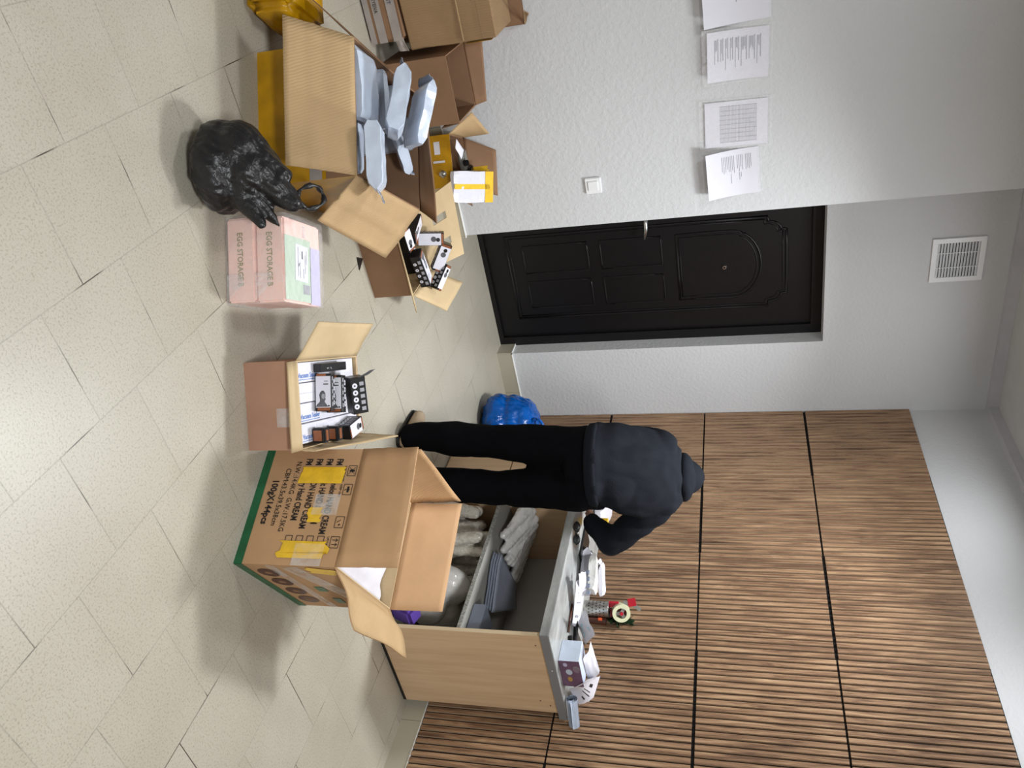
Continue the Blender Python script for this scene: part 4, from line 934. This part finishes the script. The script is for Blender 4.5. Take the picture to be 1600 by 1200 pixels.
def hand(bm, wrist, d, palm_n, side):
    """palm, four unequal bent fingers and a thumb leaving the side of the palm"""
    d = V(d).normalized(); nrm = V(palm_n); nrm = (nrm - nrm.dot(d) * d).normalized(); s_ = d.cross(nrm) * side
    pc = wrist + d * .05; ellip(bm, pc, (d, s_, nrm), (.052, .040, .016), 14); capsule(bm, wrist - d * .02, wrist + d * .03, .025, .026)
    for i, (L, sp) in enumerate(((.070, .030), (.078, .010), (.073, -.010), (.058, -.028))):
        b = wrist + d * .088 + s_ * sp; m_ = b + d * L * .5 + nrm * .008; e = m_ + d * L * .34 + nrm * .022
        capsule(bm, b - d * .01, m_, .0095, .0088, 10); capsule(bm, m_, e, .0088, .0075, 10)
    b = wrist + d * .030 + s_ * .030; m_ = b + d * .028 + s_ * .028 + nrm * .008; e = m_ + d * .028 + s_ * .006 + nrm * .010
    capsule(bm, b, m_, .013, .011, 10); capsule(bm, m_, e, .011, .009, 10)
def person():
    root = empty('person', P0, 'person in black trousers and charcoal hooded jacket bent over the desk, seen from behind', 'person')
    aL, aR = pp(662, 681), pp(668, 752); kL, kR = pp(772, 690, .04), pp(776, 762, .04); hL, hR = pp(900, 702, .03), pp(900, 762, .03)
    pel = pp(925, 731, .02); wst = pp(952, 731, .05); chs = pp(1008, 738, .14); shL, shR = pp(1036, 694, .19), pp(1038, 786, .19); nk = pp(1060, 744, .25); hd = pp(1054, 746, .38)
    elR = pp(957, 846, .20); wrR = pp(915, 818, .24); elL = pp(965, 690, .42); wrL = pp(918, 712, .55)
    hR_end = wrR + FW * .2 - ZU * .005 - RT * .02; hL_end = V((-.45, -1.25, .87)); wrL.z = max(wrL.z, .85); wrR.z = max(wrR.z, .845)
    up = (nk - wst).normalized(); hf = (FW * .75 - ZU * .66).normalized(); hu = RT.cross(hf)   # head looks down at the desk
    # --- body
    bm = bmesh.new()
    for a, k, h in ((aL, kL, hL), (aR, kR, hR)):
        a2 = V((a.x, a.y, .085)); capsule(bm, a2, k, .040, .055); capsule(bm, k, h, .060, .080)
    loft(bm, [(pel - ZU * .08, .13, .09, RT, FW), (pel, .15, .10, RT, FW), (wst, .12, .09, RT, FW), (chs, .15, .10, RT, FW), (pp(1036, 742, .19), .15, .08, RT, FW), (pp(1050, 744, .22), .06, .05, RT, FW)])
    capsule(bm, nk - up * .05, hd - hu * .03, .050, .052)
    ellip(bm, hd, (RT, hf, hu), (.072, .090, .108), 24); ellip(bm, hd + hf * .035 - hu * .055, (RT, hf, hu), (.052, .055, .05), 18)
    capsule(bm, hd + hf * .085 + hu * .01, hd + hf * .108 - hu * .025, .009, .014, 10)          # nose
    capsule(bm, hd + hf * .078 - hu * .058 - RT * .02, hd + hf * .078 - hu * .058 + RT * .02, .008, .008, 10)  # lips
    for s_ in (-1, 1):
        ellip(bm, hd + RT * .073 * s_ - hf * .01, (RT, hf, hu), (.010, .020, .030), 10)          # ears
    for sh, el, wr, he, sd in ((shL, elL, wrL, hL_end, -1), (shR, elR, wrR, hR_end, 1)):
        capsule(bm, sh, el, .050, .040); capsule(bm, el, wr, .040, .028)
        d = (he - wr).normalized(); hand(bm, wr, d, V((0, 0, -1)), sd)
    for a, t in ((aL, -.35), (aR, .15)):
        d = (FW + RT * t).normalized(); b = V((a.x, a.y, 0)); capsule(bm, b - d * .03 + ZU * .04, b + d * .15 + ZU * .032, .034, .028, sq=(ZU, .8))
    body = finish(bm, 'body', M['skin'], root, vox=.0055, smooth=3)
    for s_ in (-1, 1):
        bm = bmesh.new(); ellip(bm, hd + RT * .028 * s_ + hf * .082 + hu * .008, (RT, hf, hu), (.012, .007, .007), 12); mk('eye', bm, M['white'], root, smooth=True)
    bm = bmesh.new(); ellip(bm, hd + hu * .016 - hf * .012, (RT, hf, hu), (.079, .088, .106), 24); finish(bm, 'hair', M['hair'], root, vox=.007, smooth=2, wrinkle=.003, wscale=40)
    # --- trousers
    bm = bmesh.new()
    for a, k, h, sgn in ((aL, kL, hL, -1), (aR, kR, hR, 1)):
        a2 = V((a.x, a.y, .070)); mid = a2.lerp(k, .5) - FW * .01; th = k.lerp(h, .5)
        loft(bm, [(V((a2.x, a2.y, .022)) - FW * .012, .060, .075, RT, FW), (a2 + ZU * .03, .066, .080, RT, FW), (mid, .080, .088, RT, FW), (k, .078, .085, RT, FW), (th, .092, .10, RT, FW), (h, .100, .115, RT, FW), (h + ZU * .05, .10, .12, RT, FW)], 24)
    loft(bm, [(pel - ZU * .10, .165, .12, RT, FW), (pel - ZU * .03, .185, .13, RT, FW), (pel + ZU * .05, .18, .125, RT, FW)])
    tr = finish(bm, 'trousers', M['trouser'], root, vox=.010, smooth=5, wrinkle=.006, wscale=9, seed=2)
    for v in tr.data.vertices: v.co.z = max(v.co.z, .008)
    # --- jacket
    bm = bmesh.new()
    R_ = lambda px, py, off, a, b: (pp(px, py, off), a, b, RT, (FW - up * .0).normalized())
    loft(bm, [R_(926, 727, .02, .178, .145), R_(936, 727, .02, .190, .150), R_(946, 727, .03, .182, .135), R_(966, 731, .06, .200, .138), R_(1000, 737, .12, .207, .136), R_(1026, 740, .17, .196, .130), R_(1044, 741, .20, .182, .115), R_(1057, 743, .225, .158, .10), R_(1066, 744, .25, .12, .075)])
    for sh, el, wr in ((shL, elL, wrL), (shR, elR, wrR)):
        capsule(bm, sh - ZU * .01, sh.lerp(el, .5), .072, .072); capsule(bm, sh.lerp(el, .5), el, .072, .066); capsule(bm, el, wr, .066, .048)
    jk = finish(bm, 'jacket', M['jacket'], root, vox=.009, smooth=7, wrinkle=.009, wscale=11, axis=(.2, .1, 1), stretch=2.5, seed=5)
    # ribbed waistband
    bm = bmesh.new(); loft(bm, [R_(921, 727, .02, .176, .148), R_(924, 727, .02, .184, .152), R_(934, 727, .022, .188, .154), R_(938, 727, .023, .182, .150)], 48); mk('waistband', bm, M['jacket'], root, smooth=True)
    # hood pulled over the bent head
    bm = bmesh.new(); ellip(bm, hd - hf * .012 + hu * .015, (RT, hf, hu), (.094, .106, .128), 24); ellip(bm, pp(1068, 746, .29), (RT, FW, ZU), (.115, .08, .055), 20); capsule(bm, pp(1068, 746, .27), pp(1087, 747, .30), .055, .014)
    ho = finish(bm, 'hood', M['jacket'], root, vox=.008, smooth=4, wrinkle=.004, wscale=12, seed=9)
    me = ho.data; bm = bmesh.new(); bm.from_mesh(me); L0 = root.location; kill = []
    for f in bm.faces:
        q = f.calc_center_median() + L0 - (hd - hf * .012 + hu * .015)
        if q.dot(hf) > .045 and abs(q.dot(RT)) < .075 and q.dot(hu) < .085 and q.dot(hu) > -.13: kill.append(f)
    bmesh.ops.delete(bm, geom=kill, context='FACES'); bm.to_mesh(me); bm.free()
    # --- shoes
    for a, t in ((aL, -.55), (aR, .15)):
        d = (FW + RT * t).normalized(); sd = d.cross(ZU); b = V((a.x, a.y, 0)); bm = bmesh.new()
        loft(bm, [(b - d * .075 + ZU * .045, .010, .035, sd, ZU), (b - d * .06 + ZU * .045, .036, .043, sd, ZU), (b + ZU * .048, .040, .046, sd, ZU), (b + d * .09 + ZU * .042, .047, .040, sd, ZU), (b + d * .15 + ZU * .033, .046, .031, sd, ZU), (b + d * .195 + ZU * .026, .022, .022, sd, ZU)], 20)
        s_ = finish(bm, 'shoe', M['shoe'], root, vox=.007, smooth=3)
        for v in s_.data.vertices: v.co.z = max(v.co.z, .002)
        bm = bmesh.new(); loft(bm, [(b - d * .078 + ZU * .009, .012, .008, sd, ZU), (b - d * .06 + ZU * .009, .039, .008, sd, ZU), (b + d * .09 + ZU * .009, .050, .008, sd, ZU), (b + d * .16 + ZU * .009, .046, .008, sd, ZU), (b + d * .20 + ZU * .009, .018, .008, sd, ZU)], 16); mk('sole', bm, M['rubber'], s_)
        s_.children[0].data.transform(Matrix.Identity(4))
person()

# ------------------------------------------------------------------ things on the worktop
ZT = .7698
def desktop():
    # tissue-like mauve carton, standing with a clear window side
    a, b, c = at(872, 1032, z=ZT), at(881, 1071, z=ZT), at(878, 997, z=ZT)
    r = (b - a).normalized(); f = ZU.cross(r).normalized(); wd = (b - a).length; dp = abs((c - a).dot(f)); hh = .088
    g = empty('gift_box', a + r * wd / 2, 'small mauve printed box with a pale grey side, near the worktop edge', 'box')
    bm = bmesh.new(); frame_box(bm, a, r, f, ZU, wd, dp, hh); bmesh.ops.bevel(bm, geom=bm.edges[:], offset=.0015, segments=1, affect='EDGES'); mk('box_body', bm, M['mailer'], g)
    decal('printed_panel', a, r, ZU, wd, hh, M['mauve'], g, lift=.0006)
    n = r.cross(ZU)
    for (x, y, rx, ry, m) in ((.42, .42, .018, .010, 'mailer'), (.70, .40, .016, .006, 'gold'), (.30, .80, .022, .010, 'film'), (.14, .30, .012, .005, 'lav')):
        b1 = bmesh.new(); discs(b1, a + n * .001, ZU, -r, (y * hh, -x * wd), ry + .004, rx, lift=0); 
        for q in b1.verts: q.co += n * .001
        mk('printed_motif', b1, M[m], g)
    # roll of grey mailers
    p = at(897, 1133, z=ZT + .028); q = at(893, 1094, z=ZT + .028); d = (q - p).normalized()
    g = empty('mailer_roll', (p.x, p.y, ZT), 'blue grey mailers rolled into a tube at the worktop end', 'roll')
    bm = bmesh.new(); x_ = d.cross(ZU).normalized(); R_ = []
    n = 64
    for k in range(n):
        t = k / (n - 1); ang = t * 5 * math.pi; rr = .010 + .017 * t; R_.append((math.cos(ang) * rr, math.sin(ang) * rr))
    v0 = [bm.verts.new(p + x_ * u_ + ZU * w_) for u_, w_ in R_]; v1 = [bm.verts.new(p + d * .135 + x_ * u_ + ZU * w_) for u_, w_ in R_]
    for k in range(n - 1): bm.faces.new((v0[k], v0[k + 1], v1[k + 1], v1[k]))
    bmesh.ops.solidify(bm, geom=bm.faces[:], thickness=.0022); mk('rolled_mailer', bm, M['mailer'], g, smooth=True)
    # curled label sheets
    def sheet4(name, lab, pts, cat, grp, mat='paper', bend=.02, seed=0, par=None):
        A_, B_, C_, D_ = pts; nn = (B_ - A_).cross(D_ - A_).normalized()
        fn = lambda u, v: (A_.lerp(B_, u)).lerp(D_.lerp(C_, u), v) + nn * (bend * math.sin(math.pi * v) * (.6 + .4 * u) + .006 * noise.noise(V((u * 3, v * 3, seed))))
        o = sheet(name, fn, 10, 10, M[mat], par); 
        if par is None: tag(o, lab, cat, grp)
        return o, fn, nn
    G = 'printed label sheets on the worktop'
    def marks(o, fn, nn, cells, mat='blackink'):
        sgn = 1 if nn.dot(CAM - fn(.5, .5)) > 0 else -1
        for (u0, v0, u1, v1) in cells:
            b1 = bmesh.new(); vs = [b1.verts.new(fn(u, v) + nn * .0012 * sgn) for u, v in ((u0, v0), (u1, v0), (u1, v1), (u0, v1))]; b1.faces.new(vs); m_ = mk('printed_mark', b1, M[mat]); m_.parent = o; m_.matrix_parent_inverse = Matrix.Identity(4)
            for v_ in m_.data.vertices: v_.co -= o.location
    o, fn, nn = sheet4('label_sheet', 'white printed label sheet curling over the blue grey roll', [at(889, 1076, z=ZT + .015), at(916, 1121, z=ZT + .045), at(938, 1056, z=ZT + .13), at(917, 1062, z=ZT + .11)], 'paper', G, bend=.012, seed=1)
    marks(o, fn, nn, ((.45, .3, .62, .36), (.3, .5, .75, .53), (.3, .6, .7, .62), (.5, .72, .7, .80)))
    o, fn, nn = sheet4('label_sheet', 'white label sheet leaning behind the mauve box', [at(911, 1030, z=ZT + .092), at(920, 1066, z=ZT + .092), at(937, 1047, z=ZT + .145), at(923, 1002, z=ZT + .120)], 'paper', G, bend=.01, seed=2)
    o, fn, nn = sheet4('label_sheet', 'large white sheet with a pale cyan patch beside the steel cup', [at(903, 975, z=ZT + .01), at(914, 1008, z=ZT + .01), at(930, 992, z=ZT + .10), at(914, 952, z=ZT + .10)], 'paper', G, bend=.012, seed=3)
    marks(o, fn, nn, ((.2, .35, .75, .85),), 'cyan')
    o, fn, nn = sheet4('label_sheet', 'long white label strip standing in front of the mailer pile', [at(893, 976, z=ZT + .002), at(902, 982, z=ZT + .002), at(914, 900, z=ZT + .06), at(900, 908, z=ZT + .04)], 'paper', G, bend=.008, seed=4)
    marks(o, fn, nn, ((.2, .2, .7, .25), (.2, .5, .7, .53), (.3, .7, .8, .73)), 'ink')
    o, fn, nn = sheet4('label_sheet', 'crumpled white label sheet on top of the long label strip', [at(903, 925, z=ZT + .03), at(912, 930, z=ZT + .04), at(915, 893, z=ZT + .075), at(904, 896, z=ZT + .06)], 'paper', G, bend=.01, seed=5)
    # pile of white bagged parcels
    for i, (p0, p1, z, wd_, t_, lab, m_) in enumerate((((915, 925), (921, 862), .03, .11, .05, 'white bagged parcel at the bottom of the pile by the elbow', 'wht'), ((926, 925), (930, 868), .075, .10, .035, 'crumpled white parcel on top of the pile by the elbow', 'plasticwhite'), ((941, 930), (940, 880), .105, .07, .02, 'thin white folded packet with a blue sticker, topmost of the pile', 'wht'))):
        mailer('bagged_parcel', lab, at(*p0, z=ZT + z), at(*p1, z=ZT + z), V((1, .3, 0)), wd_, t_, 'white bagged parcels piled on the worktop', mat=m_, seal=.02, seed=30 + i, n=10)
    for k in range(4):
        p = at(914 + k * .6, 892 + k * 10.5, z=ZT + .062); b1 = bmesh.new(); frame_box(b1, p, (.83, -.56, 0), ZU, (.56, .83, 0), .016, .018, .02); bmesh.ops.bevel(b1, geom=b1.edges[:], offset=.002, segments=1, affect='EDGES')
        tag(mk('folded_packet', b1, M['mailer_d']), ['small grey folded packet, first from the elbow in the row on the pile', 'small grey folded packet, second from the elbow in the row on the pile', 'small grey folded packet, third from the elbow in the row on the pile', 'small grey folded packet, last of the row beside the steel cup'][k], 'packet', 'grey folded packets in a row')
    # perforated steel cup
    c = at(914, 950, z=ZT); c.z = ZT; R = .038; Hc = .118; g = empty('utensil_cup', c, 'perforated stainless steel cup holding the tape dispenser', 'cup')
    bm = bmesh.new(); n = 40; rows = 13; gv = [[bm.verts.new(c + V((R * math.cos(2 * math.pi * k / n), R * math.sin(2 * math.pi * k / n), Hc * j / rows))) for k in range(n)] for j in range(rows + 1)]
    for j in range(rows):
        for k in range(n):
            bm.faces.new((gv[j][k], gv[j][(k + 1) % n], gv[j + 1][(k + 1) % n], gv[j + 1][k]))
    bm.faces.new(list(reversed(gv[0]))); mk('cup_body', bm, M['steel'], g, smooth=True)
    bm = bmesh.new()
    for j in range(5):
        for k in range(16):
            a_ = 2 * math.pi * (k + .5 * (j % 2)) / 16; e = V((math.cos(a_), math.sin(a_), 0)); tt = V((-e.y, e.x, 0)); ce = c + e * (R + .0006) + ZU * (.025 + .018 * j)
            bm.faces.new([bm.verts.new(ce + tt * .0033 * math.cos(q) + ZU * .0033 * math.sin(q)) for q in [2 * math.pi * i / 8 for i in range(8)]])
    tag(mk('perforations', bm, M['rubber'], g), kind='stuff')
    tube('cup_rim', [c + V((R * math.cos(t), R * math.sin(t), Hc)) for t in [2 * math.pi * k / 32 for k in range(32)]], .0018, M['steel'], g, closed=True)
    # tape dispenser standing in the cup, handle down
    ax = (CAM - c); ax.z = 0; ax.normalize(); sx_ = V((ax.y, -ax.x, 0))     # sx_ : to the viewer's left/right
    sx_ = -sx_ if sx_.dot(RT) < 0 else sx_                                    # now towards the viewer's right
    axr = (ax + sx_ * .35 + ZU * .25).normalized(); ux = axr.cross(ZU).normalized(); uz = ux.cross(axr)
    rc = c + ZU * (Hc + .058) + sx_ * .010 + ax * .0
    g = empty('tape_dispenser', rc, 'red and grey packing tape dispenser with a cream tape roll, stuck in the steel cup', 'tape dispenser')
    bm = bmesh.new(); prof = [(.026, -.024), (.043, -.024), (.043, .024), (.026, .024)]; n = 40; rr = [[bm.verts.new(rc + axr * z_ + (ux * math.cos(2 * math.pi * k / n) + uz * math.sin(2 * math.pi * k / n)) * q) for k in range(n)] for q, z_ in prof]
    for i in range(4):
        for k in range(n): bm.faces.new((rr[i][k], rr[(i + 1) % 4][k], rr[(i + 1) % 4][(k + 1) % n], rr[i][(k + 1) % n]))
    bmesh.ops.recalc_face_normals(bm, faces=bm.faces[:]); mk('tape_roll', bm, M['cream'], g, smooth=False)
    bm = bmesh.new()
    for i in range(3):
        a_ = 2 * math.pi * i / 3 + .5; e = ux * math.cos(a_) + uz * math.sin(a_); t_ = axr.cross(e); frame_box(bm, rc - t_ * .008 + axr * .006, e, t_, axr, .025, .016, .014)
    bmesh.ops.create_cone(bm, cap_ends=True, segments=20, radius1=.014, radius2=.012, depth=.03, matrix=Matrix.Translation(rc + axr * .008) @ axr.to_track_quat('Z', 'Y').to_matrix().to_4x4()); mk('hub', bm, M['steel'], g)
    bm = bmesh.new(); bmesh.ops.create_cone(bm, cap_ends=True, segments=20, radius1=.009, radius2=.008, depth=.006, matrix=Matrix.Translation(rc + axr * .028) @ axr.to_track_quat('Z', 'Y').to_matrix().to_4x4()); mk('knob', bm, M['red'], g)
    L_ = -sx_
    bm = bmesh.new(); frame_box(bm, rc - axr * .030 - ux * .03 - uz * .05, ux, uz, axr, .04, .08, .006); mk('back_plate', bm, M['red'], g)
    def slab(nm, o, e1, e2, a1, a2, th, m):
        b1 = bmesh.new(); frame_box(b1, o, e1, e2, e1.cross(e2), a1, a2, th); bmesh.ops.bevel(b1, geom=b1.edges[:], offset=min(th, a1, a2) * .25, segments=2, affect='EDGES'); mk(nm, b1, M[m], g)
    slab('handle', rc + L_ * .042 - ZU * .075 - ax * .02, sx_, ZU, .022, .085, .030, 'red')
    slab('handle_grip', rc + L_ * .048 - ZU * .060 - ax * .008, sx_, ZU, .012, .050, .028, 'red')
    slab('brush_arm', rc + L_ * .055 + ZU * .010 - ax * .01, sx_, ZU, .045, .022, .024, 'steel')
    slab('tape_guard', rc + L_ * .062 + ZU * .028 - ax * .01, (sx_ * .95 + ZU * .2).normalized(), (ZU * .98 - sx_ * .2).normalized(), .038, .038, .006, 'red')
    slab('cutter_blade', rc + L_ * .030 + ZU * .050 - ax * .01, (sx_ * .5 + ZU * .8).normalized(), (ZU * .5 - sx_ * .8).normalized(), .045, .018, .002, 'steel')
    # small artificial plant behind the cup
    pc = c + sx_ * .052 - ax * .045; g = empty('potted_plant', (pc.x, pc.y, ZT), 'small dark green leafy plant behind the steel cup', 'plant')
    bm = bmesh.new(); bmesh.ops.create_cone(bm, cap_ends=True, segments=20, radius1=.022, radius2=.030, depth=.10, matrix=Matrix.Translation((pc.x, pc.y, ZT + .05))); mk('pot', bm, M['brown'], g)
    rnd = random.Random(3); bm = bmesh.new()
    for k in range(34):
        a_ = rnd.uniform(0, 6.28); el = rnd.uniform(.1, 1.25); L = rnd.uniform(.045, .075); o = V((pc.x, pc.y, ZT + .10 + rnd.uniform(0, .10))); d = V((math.cos(a_) * math.cos(el), math.sin(a_) * math.cos(el), math.sin(el)))
        s2 = d.cross(ZU).normalized(); n2 = s2.cross(d); pr_ = [(0, .002), (.25, .008), (.55, .011), (.8, .007), (1, .0005)]
        lft = [bm.verts.new(o + d * L * t + s2 * w2 - ZU * .012 * t * t) for t, w2 in pr_]; rgt = [bm.verts.new(o + d * L * t - s2 * w2 - ZU * .012 * t * t) for t, w2 in pr_]; md = [bm.verts.new(o + d * L * t - n2 * .002 - ZU * .012 * t * t) for t, w2 in pr_]
        for i in range(4): bm.faces.new((lft[i], lft[i + 1], md[i + 1], md[i])); bm.faces.new((md[i], md[i + 1], rgt[i + 1], rgt[i]))
    mk('leaves', bm, M['leaf'], g)
    # marker beside the cup
    mp_ = V((c.x + sx_.x * .048 + ax.x * .01, c.y + sx_.y * .048 + ax.y * .01, ZT)); g = empty('marker_pen', mp_, 'thin dark marker with an orange cap standing at the foot of the steel cup', 'marker')
    bm = bmesh.new(); bmesh.ops.create_cone(bm, cap_ends=True, segments=16, radius1=.007, radius2=.006, depth=.07, matrix=Matrix.Translation(mp_ + ZU * .035)); mk('barrel', bm, M['brown'], g)
    bm = bmesh.new(); bmesh.ops.create_cone(bm, cap_ends=True, segments=16, radius1=.0085, radius2=.0075, depth=.018, matrix=Matrix.Translation(mp_ + ZU * .078)); mk('cap', bm, M['orange'], g)
    # brown pen and black clip
    a, b = at(888, 988, z=ZT + .006), at(894, 944, z=ZT + .006); tag(tube('pen', [a, a.lerp(b, .5), b], .005, M['brown']), 'brown pen lying between the label strip and the worktop edge', 'pen')
    p = at(887, 994, z=ZT); b1 = bmesh.new(); frame_box(b1, p, (.83, -.56, 0), (.56, .83, 0), ZU, .02, .02, .018); bmesh.ops.bevel(b1, geom=b1.edges[:], offset=.003, segments=1, affect='EDGES'); tag(mk('binder_clip', b1, M['rubber']), 'small black binder clip beside the mauve box', 'clip')
    a, b = at(893, 996, z=ZT + .008), at(901, 988, z=ZT + .008); b1 = bmesh.new(); frame_box(b1, at(895, 1000, z=ZT + .001), (-.3, 1, 0), (1, .3, 0), ZU, .10, .035, .012); tag(mk('marker_case', b1, M['rubber']), 'black slim case lying behind the binder clip', 'case')
    # sunglasses on the front edge
    c1, c2 = at(901, 823, z=ZT + .018), at(901, 843, z=ZT + .018); g = empty('sunglasses', (c1 + c2) / 2, 'black sunglasses lying on the front edge of the worktop', 'sunglasses'); d = (c2 - c1).normalized(); f = ZU.cross(d)
    for cc in (c1, c2):
        b1 = bmesh.new(); ellip(b1, cc, (d, f, ZU), (.024, .006, .017), 20); mk('lens', b1, M['rubber'], g, smooth=True)
        s2 = 1 if cc is c2 else -1; tube('temple', [cc + d * .023 * s2, cc + d * .022 * s2 + f * .010, cc - d * .015 * s2 + f * .014 - ZU * .004, cc - d * .06 * s2 + f * .016 - ZU * .010], .003, M['rubber'], g)
    tube('bridge', [c1 + d * .022 + ZU * .004, (c1 + c2) / 2 + ZU * .007, c2 - d * .022 + ZU * .004], .0025, M['chrome'], g)
    # black tablet edge under the pile, yellow bottle and white box under the arm
    a, b = at(912, 882, z=ZT + .001), at(918, 850, z=ZT + .001); d = (b - a).normalized(); f = -ZU.cross(d); b1 = bmesh.new(); frame_box(b1, a - d * .05, d, ZU.cross(d), ZU, .20, .12, .009); bmesh.ops.bevel(b1, geom=b1.edges[:], offset=.002, segments=1, affect='EDGES'); tag(mk('tablet', b1, M['rubber']), 'thin black tablet lying under the white pile by the elbow', 'tablet')
    mailer('bagged_parcel', 'white parcel seen through the crook of the bent arm', at(935, 815, z=ZT + .03), at(950, 790, z=ZT + .03), V((1, .3, 0)), .11, .05, 'white bagged parcels piled on the worktop', mat='wht', seal=0, seed=41, n=10)
    p = at(944, 815, z=ZT + .085); b1 = bmesh.new(); bmesh.ops.create_cone(b1, cap_ends=True, segments=20, radius1=.020, radius2=.018, depth=.10, matrix=Matrix.Translation((p.x + .02, p.y + .02, ZT + .05))); g = mk('yellow_bottle', b1, M['ytape'], smooth=False); tag(g, 'yellow bottle seen through the crook of the bent arm', 'bottle')
desktop()

# ------------------------------------------------------------------ things in the open shelf cabinet
def shelf_things():
    G = 'folded mailers stacked on the upper shelf'
    zs = .391
    A_ = [at(757, 952, z=zs), at(800, 962, z=zs), at(806, 872, z=zs), at(770, 862, z=zs)]
    for k in range(4):
        z = zs + .004 + .011 * k; off = V((.004 * k, -.006 * (k % 2), 0))
        p = [V((min(q.x + off.x, -.075), min(q.y + off.y, -1.66), z)) for q in A_]; nn = ZU
        fn = lambda u, v, p=p, k=k: p[0].lerp(p[1], u).lerp(p[3].lerp(p[2], u), v) + ZU * (.05 * max(0, v - .75) ** 1.4 + .003 * noise.noise(V((u * 4, v * 4, k))))
        o = sheet('folded_mailer', fn, 12, 14, M['mailer_d'] if k < 3 else plain('grey blue mailer top', srgb(140, 146, 160), .4, bump=.2, bscale=20), t=.008)
        tag(o, ['grey mailer at the bottom of the stack on the shelf', 'second grey mailer from the bottom of the shelf stack', 'third grey mailer of the shelf stack, under the top one', 'topmost grey mailer of the stack, its back edge curling up'][k], 'mailer', G)
    # dark folder standing under the stack
    b1 = bmesh.new(); abox(b1, (-.50, -2.215, zs - .0095), (-.36, -2.05, zs + .05)); bmesh.ops.bevel(b1, geom=b1.edges[:], offset=.004, segments=1, affect='EDGES'); 
    tag(mk('grey_pouch', b1, M['mailer_d']), 'flat grey pouch at the near end of the upper shelf', 'pouch')
    def blob(name, lab, cat, parts, mat, vox=.009, wr=.006, ws=18, seed=0, zmin=0, grp=None, sm=4):
        bm = bmesh.new()
        for c, ax, R in parts: ellip(bm, V(c), ax, R, 20)
        o = finish(bm, name, M[mat], None, vox=vox, smooth=sm, wrinkle=wr, wscale=ws, axis=(.1, .25, .95), stretch=4, seed=seed)
        for v in o.data.vertices: v.co.z = max(v.co.z, zmin); v.co.x = min(v.co.x, -.066); v.co.y = min(max(v.co.y, -2.225), -1.366)
        return tag(o, lab, cat, grp)
    X = ((1, 0, 0), (0, 1, 0), (0, 0, 1))
    def folds(name, lab, cat, mat, n, fn, vox, zmin, seed):
        """crumpled film: many soft folds welded into one skin"""
        rnd = random.Random(seed); bm = bmesh.new()
        for k in range(n):
            a, b, ra, rb = fn(rnd, k); capsule(bm, a, b, ra, rb, 12, rings=3)
        o = finish(bm, name, M[mat], None, vox=vox, smooth=2, wrinkle=.003, wscale=45, seed=seed)
        for v in o.data.vertices: v.co.z = max(v.co.z, zmin); v.co.x = min(v.co.x, -.066); v.co.y = min(max(v.co.y, -2.225), -1.366)
        return tag(o, lab, cat)
    def f1(r_, k):
        x = -.50 + .36 * r_.random(); zt_ = .49 - .10 * abs((x + .40) / .3) + r_.uniform(-.02, .01)
        return V((x, -1.39, zt_ + .02)), V((x + r_.uniform(-.03, .05), -1.60 + r_.uniform(-.04, .03), .400 + r_.uniform(0, .02))), r_.uniform(.018, .030), r_.uniform(.010, .020)
    folds('clear_bag', 'cloudy plastic bags slumped at the far end of the upper shelf', 'plastic bag', 'plasticwhite', 26, f1, .006, .3815, 5)
    def f2(r_, k):
        x = -.50 + .30 * r_.random(); y = -1.40 - .34 * r_.random()
        return V((x, y, .03)), V((x + r_.uniform(-.04, .04), y + r_.uniform(-.05, .03), r_.uniform(.22, .32))), r_.uniform(.03, .05), r_.uniform(.018, .034)
    folds('bubble_wrap', 'crumpled bubble wrap filling the far end of the bottom space', 'bubble wrap', 'bubble', 30, f2, .007, .002, 9)
    blob('white_bag', 'soft white plastic bag between the bubble wrap and the near side panel', 'plastic bag', [((-.40, -1.87, .15), X, (.12, .085, .15)), ((-.38, -1.96, .10), X, (.12, .09, .10)), ((-.25, -1.90, .11), X, (.12, .10, .11))], 'plasticwhite', zmin=.002, seed=6, wr=.005, ws=12)
    # white panel, violet and green things at the near end
    g = plate('leaning_board', [(-.44, -2.20, .02), (-.12, -2.08, .02), (-.12, -2.06, .32), (-.44, -2.18, .32)], M['whiteboard'], t=.006, wav=0, n=2); tag(g, 'plain white board leaning inside the bottom space of the cabinet', 'board')
    g = empty('violet_case', (-.52, -2.18, 0), 'violet plastic case poking out at the bottom near corner of the cabinet', 'case')
    a, b = at(628, 950, x=-.585), at(640, 976, x=-.585)
    bm = bmesh.new(); frame_box(bm, (-.600, -2.175, .05), (1, 0, 0), (0, .9, .35), (0, -.35, .9), .085, .075, .11); bmesh.ops.bevel(bm, geom=bm.edges[:], offset=.012, segments=2, affect='EDGES'); mk('case_body', bm, M['purple'], g)
    b = bmesh.new(); frame_box(b, (-.598, -2.185, .002), (1, 0, 0), (0, 1, 0), ZU, .08, .085, .046); bmesh.ops.bevel(b, geom=b.edges[:], offset=.003, segments=1, affect='EDGES'); mk('case_foot', b, M['purple'], g)
    g = empty('green_carton', (-.48, -2.20, 0), 'small lime green carton beside the violet case', 'box')
    bm = bmesh.new(); frame_box(bm, (-.505, -2.228, .002), (1, 0, 0), (0, 1, 0), ZU, .05, .04, .16); bmesh.ops.bevel(bm, geom=bm.edges[:], offset=.002, segments=1, affect='EDGES'); mk('carton_body', bm, M['green'], g)
shelf_things()
